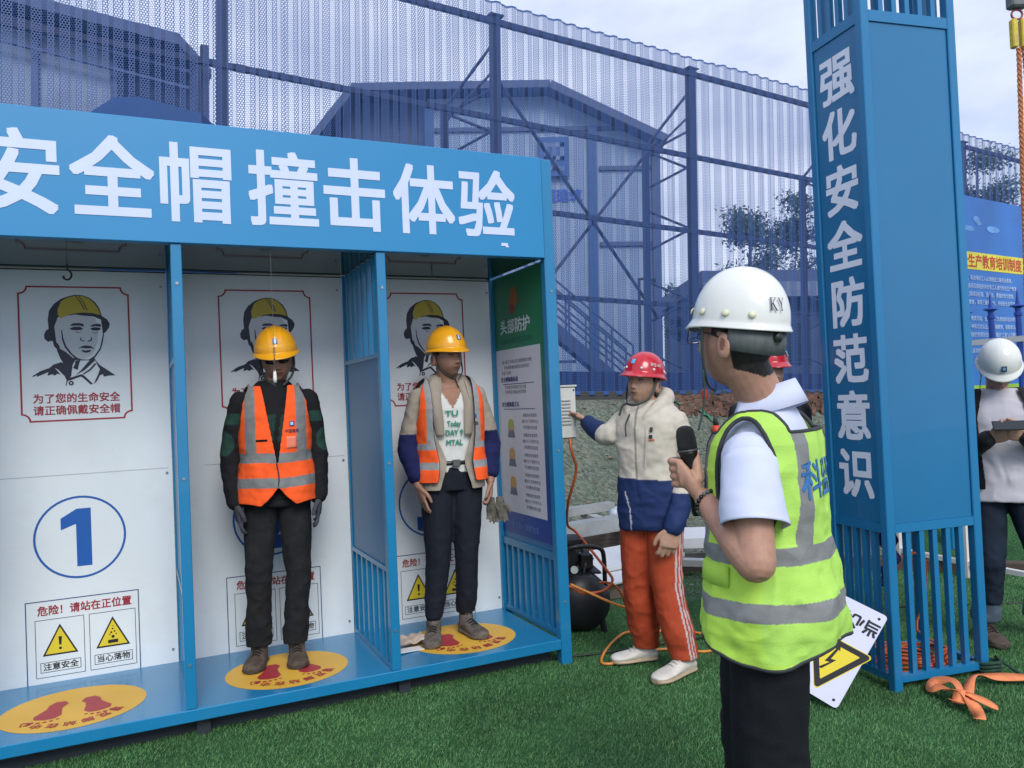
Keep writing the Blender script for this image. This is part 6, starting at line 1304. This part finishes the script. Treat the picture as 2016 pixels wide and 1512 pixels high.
def open_sleeve(name, A, B, ra, rb, parent, m, n=56, k=34, amp=.010, seed=3, ref=(0, -1, 0), skew=(0, 0, 0)):
    P = np.linspace(0, 1, k)[:, None] * (np.array(B) - A) + A; T, U, V_ = frames(P, np.array(ref, float)); th = np.linspace(0, 2 * math.pi, n, endpoint=False); r = np.interp(np.linspace(0, 1, k), [0, .15, 1], [ra * .8, ra, rb])
    Q = (P[:, None] + r[:, None, None] * (np.cos(th)[None, :, None] * U[:, None] + np.sin(th)[None, :, None] * V_[:, None])); t = np.linspace(0, 1, k)[:, None, None]
    Q = Q + t ** 3 * np.array(skew) * (np.sin(th)[None, :, None]); Q = Q.reshape(-1, 3); N_ = Q - np.repeat(P, n, 0); N_ /= np.linalg.norm(N_, axis=1)[:, None]; tt = np.repeat(np.linspace(0, 1, k), n)
    Q = Q + N_ * ((fbm(Q, (8, 8, 10), seed) * amp + np.clip(1 - np.abs(fbm(Q, (12, 12, 8), seed + 4, 2)) * 2.6, -.3, 1) * amp * .5) * (.4 + tt))[:, None]
    me = newmesh(name, Q, [(i * n + j, i * n + (j + 1) % n, (i + 1) * n + (j + 1) % n, (i + 1) * n + j) for i in range(k - 1) for j in range(n)], m, True); o = link(name, me, parent); thicken(o, .003, 0); return o
open_sleeve('sleeve', Ls * (1, 1, 1.0), Ls * .33 + EL * .67 + np.array([.0, 0, .0]), .070, .079, root, MATS['shirt_white'])
# shirt collar standing round the neck
V = []; F = []; nb_ = 34
for i in range(nb_ + 1):
    a = R(-112 + 224 * i / nb_) + math.pi / 2 ; c, s_ = math.cos(a), math.sin(a); dn = (abs(i / nb_ - .5) * 2) ** 1.5
    for k, (r, z) in enumerate(((.074, 1.44), (.071, 1.48), (.070, 1.502), (.075, 1.504), (.088, 1.476), (.104 + .012 * dn, 1.440 - .006 * dn))): V.append((c * r * 1.02, s_ * r * 1.05 + .012 - .030 * dn, z + .030 - .050 * dn))
    if i:
        for k in range(5): F.append(((i - 1) * 6 + k, i * 6 + k, i * 6 + k + 1, (i - 1) * 6 + k + 1))
o = link('collar', newmesh('collar', np.array(V) * s, F, MATS['shirt_white'], True), root); thicken(o, .003, 0)
trousers(root, s, .09, [legL, legR], CL('trousers_black', .8, dirt=.0), lambda P: np.tile([.006, .0075, .011], (len(P), 1)), seed=54, amp=.010, rad=(.110, .106, .096, .086, .078))
def lim(P):
    C = bands(P, LIM, ((1.045, 1.092), (.905, .952)), ((.105, .150, 1.07),), grey=GRY * 1.15); X, Y, Z = P.T
    k = (Y > .03) & (Z > .8); C[k & (C[:, 1] > .5)] = LIM * (.92, .97, 1.3); return C
PGR = mat('piping_charcoal', (.025, .032, .035), .7)
vlm = mat('vest_lime', attr=True, wr=.5, rough=.8, var=.05, vs=14, bump=.35, bs=420, spec=.2)
vs_ = vest_shell(root, s, .032, .105, .795, 1.10, .11, vlm, lim, arm=(-.005, 1.262, .082, .170, .115), pip=PGR, seed=57, amp=.016, neckz=1.392, nx=.150, pr=.0065, res=(420, 300), hemf=lambda T: .035 * np.clip(-np.sin(T), 0, 1) ** 2 + .03 * np.clip(np.sin(T), 0, 1) ** 2 - .012 * np.sin(T * 3 + 1))
torso_text('科监理', mat('vest_blue_ink', (.035, .16, .40), .6), -.0, 1.262, .098, .108, .032, .105, s, vs_, side=1, bold=.016, name='back_lettering', lift=.006)
for z0, z1 in ((.985, 1.04),):   # side pockets with flaps, towards the front left
    X = np.linspace(0, 1, 9); V = []; F = []
    for a in np.linspace(R(-62), R(-16), 9):
        for k, (z, e) in enumerate(((z1, -.004), (z1 - .010, .004), (z0, .002))):
            cy, rx, ry, e_ = tprof(z); fl = .105 * max(0, 1.27 - z); x, y = se(np.array([a]), rx + .034 + fl + e, ry + .034 + fl + e, e_); V.append((x[0], y[0] + cy, z))
    for i in range(8):
        for k in range(2): F.append((i * 3 + k, i * 3 + k + 1, i * 3 + 4 + k, i * 3 + 3 + k))
    me = newmesh('pocket_flap', np.array(V) * s, F, vlm, True); paint(me, np.tile(LIM * 1.05, (len(V), 1))); thicken(link('pocket_flap', me, vs_), .004, 1)
# helmet with vents and inner band
H = HB_ @ np.diag([1.10, 1.09, 1.07, 1])
hel = helmet(root, H, s, HWH, 'dome'); CRV = mat('rivet_cream', (.62, .62, .42), .4)
for az in (.55, 1.18, 1.75, 2.28, -.55, -1.2, -1.9): helmet_spot(hel, H, s, az, .78, .0095, CRV)
ky = bpy.data.curves  # serif letters drawn as strokes
def strokes(segs): 
    V = []; F = []
    for (x0, z0, x1, z1, w_) in segs:
        d = unit([x1 - x0, z1 - z0]); n_ = np.array([-d[1], d[0]]) * w_ / 2; k = len(V); V += [(x0 - n_[0], z0 - n_[1], k * .3), (x1 - n_[0], z1 - n_[1], k * .3), (x1 + n_[0], z1 + n_[1], k * .3), (x0 + n_[0], z0 + n_[1], k * .3)]; F.append((k, k + 1, k + 2, k + 3))
    return np.array(V), F
GL[('KY*', .0)] = strokes([(-.75, -.45, -.75, .45, .15), (-.92, .45, -.58, .45, .06), (-.92, -.45, -.58, -.45, .06), (-.7, -.05, -.25, .43, .06), (-.6, .05, -.15, -.45, .15), (-.42, .45, -.1, .45, .05), (-.35, -.45, .0, -.45, .05),
    (.22, .45, .5, -.02, .15), (.82, .45, .5, -.02, .06), (.5, 0, .5, -.45, .14), (.1, .45, .4, .45, .05), (.68, .45, .95, .45, .05), (.36, -.45, .64, -.45, .05)])
helmet_print(hel, H, s, 2.82, .68, 'KY*', mat('helmet_navy', (.03, .035, .07), .5), .030, bold=.0, sw=.85, name='helmet_lettering')
q = MB(); n_ = 30; V = []; F = []
for i in range(n_ + 1):
    a = R(106 + 146 * i / n_)   # azimuth from the left temple round the back
    for k, (r, z) in enumerate(((1.0, .050), (1.01, .022), (1.0, -.004), (.93, -.006))): V.append((math.sin(a) * .101 * r, -math.cos(a) * .121 * r, z - .022 * (1 - math.cos(a)) * .5))
    if i:
        for k in range(3): F.append(((i - 1) * 4 + k, i * 4 + k, i * 4 + k + 1, (i - 1) * 4 + k + 1))
o = link('head_band', newmesh('head_band', to_fig(V, H, s), F, mat('band_grey', (.085, .10, .10), .6, var=.15, vs=80, stretch=(1, 1, .2)), True), hel); thicken(o, .003, 0)
v, f = tube(to_fig([(.02, .118, .018), (.02, .130, .018)], H, s), .013, 14); link('adjuster_knob', newmesh('adjuster_knob', v, f, mat('knob_grey', (.02, .025, .025), .5), True), hel)
H = HB_ @ np.diag([1.20, 1.13, 1.07, 1])
strap(root, H, s, [(.084, -.045, .03), (.083, -.042, .0), (.079, -.040, -.04), (.066, -.040, -.085), (.040, -.045, -.12), (.0, -.055, -.135)], .009, mat('strap_grey', (.06, .075, .07), .8))
strap(root, H, s, [(.070, -.040, -.085), (.058, -.040, -.14), (.052, -.045, -.19), (.055, -.05, -.235)], .009, MATS['strap_grey']); v, f = limb(to_fig([(.056, -.042, -.135), (.054, -.042, -.15)], H, s), [.009, .009], 8); link('strap_buckle', newmesh('strap_buckle', v, f, mat('buckle_red', (.45, .05, .03), .4), True), root)
gl = MB()
for sx in (-1, 1):
    C = [(sx * .033 + .030 * math.copysign(abs(math.cos(t)) ** .6, math.cos(t)), -.108 + .008 * abs(math.cos(t)), .004 + .020 * math.copysign(abs(math.sin(t)) ** .7, math.sin(t))) for t in np.linspace(0, 2 * math.pi, 21)[:-1]]
    gl.tube(to_fig(C, H, s), .0016, 6, closed=True); gl.tube(to_fig([(sx * .062, -.102, .018), (sx * .080, -.085, .020), (sx * .084, -.02, .016), (sx * .080, .012, .005)], H, s), .0022, 6)
gl.cyl(*to_fig([(-.006, -.112, .010), (.006, -.112, .010)], H, s), .0015, 6); go_ = gl.obj('glasses', mat('frame_black', (.01, .01, .012), .3), root, True)
lens = bpy.data.materials.new('lens'); lens.use_nodes = True; b_ = lens.node_tree.nodes['Principled BSDF']; b_.inputs['Transmission Weight'].default_value = 1; b_.inputs['Roughness'].default_value = .02; b_.inputs['IOR'].default_value = 1.08
for sx in (-1, 1):
    C = [(sx * .033 + .029 * math.copysign(abs(math.cos(t)) ** .6, math.cos(t)), -.108 + .008 * abs(math.cos(t)), .004 + .019 * math.copysign(abs(math.sin(t)) ** .7, math.sin(t))) for t in np.linspace(0, 2 * math.pi, 21)[:-1]]
    link('lens', newmesh('lens', to_fig(C + [(a, b + .0015, c) for a, b, c in C], H, s), [tuple(range(20)), tuple(range(39, 19, -1))] + [(i, i + 20, (i + 1) % 20 + 20, (i + 1) % 20) for i in range(20)], lens), go_)
bd = MB(); fa = unit(EL - WR); cw = WR + fa * .018; e1 = unit(np.cross(fa, [0, 0, 1])); e2 = np.cross(fa, e1); BDM = [mat('bead_black', (.008, .008, .009), .2), mat('bead_green', (.10, .14, .13), .25)]
for k in range(20):
    a = 2 * math.pi * k / 20; c = cw + (e1 * math.cos(a) + e2 * math.sin(a)) * .0365 + fa * .008 * math.sin(a); v, f = tube([c - fa * .0058, c - fa * .004, c, c + fa * .004, c + fa * .0058], [.002, .0048, .0062, .0048, .002], 8); link('bracelet_bead', newmesh('bracelet_bead', v, f, BDM[1 if k % 7 in (2, 3) else 0], True), root)
# microphone: its own thing, held in the hand
mic = thing('microphone', 'black handheld microphone held upright in the presenter\'s left hand', 'microphone', mw=Matrix.Translation((.715, 2.235, .006)) @ Matrix.Rotation(R(-116), 4, 'Z'))
def seg(a, b, r0, r1, n=24): return tube([mb_ + ma * a, mb_ + ma * b], [r0, r1], n)
MBK = mat('mic_black', (.006, .007, .008), .35, var=.1); v, f = tube([mb_ + ma * q for q in (0, .004, .10, .16, .175, .180)], [.013, .0165, .0175, .022, .0255, .0265], 26); link('handle', newmesh('handle', v, f, MBK, True), mic)
v, f = tube([mb_ + ma * q for q in (.1805, .183, .186, .1865)], [.0285, .0295, .0295, .0285], 26); link('collar_ring', newmesh('collar_ring', v, f, mat('ring_grey', (.06, .065, .07), .3), True), mic)
v, f = tube([mb_ + ma * q for q in (.187, .20, .225, .240, .248, .252)], [.0275, .0275, .0265, .0235, .0175, .008], 26); link('grille', newmesh('grille', v, f, mat('grille_black', (.010, .011, .013), .55, bump=.8, bs=900), True), mic)

DZ[0] = 1.04; BR[0] = .10
# ---- man with a phone at the right edge --------------------------------------------------------
root, W, D_ = person('man in white helmet, open black jacket and white T-shirt, looking down at a phone', 2.72, 4.45, .006, R(-22))
TW[0] = .95; s = .985; H = headM((.0, -.075, 1.545), R(0), R(38), R(0))
Ls = np.array([.175, .0, 1.34]) * s; Rs = Ls * (-1, 1, 1)
La = [Ls, np.array([.235, -.04, 1.09]) * s, np.array([.075, -.25, 1.20]) * s]; Ra = [Rs, np.array([-.235, -.04, 1.09]) * s, np.array([-.095, -.24, 1.19]) * s]
legL = [np.array([.088, .0, .90]) * s, np.array([.17, -.05, .47]) * s, W(2.98, 4.63, .10)]; legR = [np.array([-.088, .0, .90]) * s, np.array([-.078, -.01, .47]) * s, W(2.66, 4.58, .10)]
hands_ = sc_parts(hand(La[2] / s, (-.8, -.35, .25), (-.2, .6, .6), (.1, -.3, .9), curl=(.7, .8, .8, .8)) + hand(Ra[2] / s, (.8, -.35, .25), (.2, .6, .6), (-.1, -.3, .9), curl=(.7, .8, .8, .8)), s)
make_body(root, 'body', s, H, SKIN3, [(La, np.array([.045, .038, .026])), (Ra, np.array([.045, .038, .026]))], hands_, [legL, legR])
eyes(root, H, s, .3)
cloth_from(sc_parts([torso(.83, 1.455, .010, flare=.06)], s), root, 'tee_shirt', mat('tee_grey_white', (.50, .49, .54), .9, var=.03, bump=.1, wr=.6), amp=.010, seed=61, scl=(6, 6, 8))
bj = mat('jacket_dark', (.010, .011, .014), .8, var=.1)
cloth_from([limb(La, np.array([.070, .064, .058, .050, .044]) * s, 18), limb(Ra, np.array([.070, .064, .058, .050, .044]) * s, 18)], root, 'sleeves', bj, amp=.007, seed=63)
vest_shell(root, s, .026, .06, .90, .95, .03, CL('jacket_dark_body', .8), lambda P: np.tile([.010, .011, .014], (len(P), 1)), front_gap=.1, front_gap_f=lambda Z: .105 - .045 * np.clip((Z - 1.3) / .15, 0, 1), arm=(0, 1.3, .0001, .0001, .5), name='jacket', seed=64, neckz=1.46)
def jn(P): Z = P[:, 2]; C = np.tile([.014, .024, .042], (len(P), 1)) * (1 + .4 * fbm(P, 12, 2))[:, None]; C[Z < .22] = (.09, .125, .17); return C
trousers(root, s, .09, [legL[:2] + [legL[2] + (0, 0, .04)], legR[:2] + [legR[2] + (0, 0, .04)]], CL('jeans', .85), jn, seed=66, amp=.010, zcut=.115, rad=(.10, .092, .074, .066, .070))
shoe('shoe', root, W(2.665, 4.63, .008), W(2.635, 4.38, .008), None, boot, 1.15, hi=.12, laces=MATS['lace_dark']); shoe('shoe', root, W(2.97, 4.68, .008), W(3.02, 4.44, .008), None, boot, 1.15, hi=.12)
hel = helmet(root, H, s, HWH, 'dome'); helmet_print(hel, H, s, .0, .70, '#', mat('badge_steel', (.03, .09, .20), .4), .032, 'badge'); helmet_print(hel, H, s, .0, .695, '#', mat('badge_pale', (.25, .4, .6), .4), .015, 'badge_mark', lift=.006)
strap(root, H, s, [(-.085, -.005, .045), (-.090, -.03, -.03), (-.09, -.04, -.12), (-.06, -.03, -.18)], .004)
pg = thing('mobile_phone', 'dark mobile phone held in both hands by the man at the right edge', 'phone', mw=Matrix.Translation((2.72, 4.45, .006)) @ Matrix.Rotation(R(-22), 4, 'Z') @ Matrix.Translation((-.005, -.315, 1.245)) @ Matrix.Rotation(R(38), 4, 'X'))
MB().box(-.078, .078, -.036, .036, -.005, .003, b=.002).obj('phone_case', mat('phone_case', (.01, .011, .012), .3), pg); MB().box(-.073, .073, -.033, .033, .0031, .0042).obj('screen', mat('phone_screen', (.02, .025, .03), .1), pg)

# ---- man hidden behind the presenter, only the back of his red helmet shows --------------------
root, W, D_ = person('man behind the presenter of whom only a red helmet with blue badge shows', 1.455, 4.50, .006, R(10))
TW[0] = 1.; s = 1.0; H = headM((.0, -.01, 1.585), R(0), R(0), R(0)); Ls = np.array([.178, .005, 1.365]); Rs = Ls * (-1, 1, 1)
La, Ra = [Ls, np.array([.215, .01, 1.10]), np.array([.205, -.045, .86])], [Rs, np.array([-.215, .01, 1.10]), np.array([-.205, -.045, .86])]
legL = [np.array([.088, .0, .90]), np.array([.09, -.01, .47]), np.array([.09, .02, .09])]; legR = [q * (-1, 1, 1) for q in legL]
make_body(root, 'body', s, H, SKIN3, [(La, np.array([.045, .038, .026])), (Ra, np.array([.045, .038, .026]))], hand(La[2], (0, -.1, -1), (-.9, .3, 0), (-.1, -1, .1)) + hand(Ra[2], (0, -.1, -1), (.9, .3, 0), (.1, -1, .1)), [legL, legR], voxel=.008)
cloth_from([torso(.86, 1.465, .012)] + [limb(La, np.array([.066, .06, .05]), 16), limb(Ra, np.array([.066, .06, .05]), 16)], root, 'jacket', bj, voxel=.010, seed=71); trousers(root, s, .09, [legL, legR], CL('trousers_black', .8), lambda P: np.tile([.008, .009, .012], (len(P), 1)), seed=74)
for dx in (-.09, .09): shoe('shoe', root, (dx, .06, .002), (dx * 1.3, -.19, .002), None, boot, 1.1)
hel = helmet(root, H, s, HR, 'red'); helmet_print(hel, H, s, .75, .66, '#', MATS['badge_cyan'], .034, 'badge')
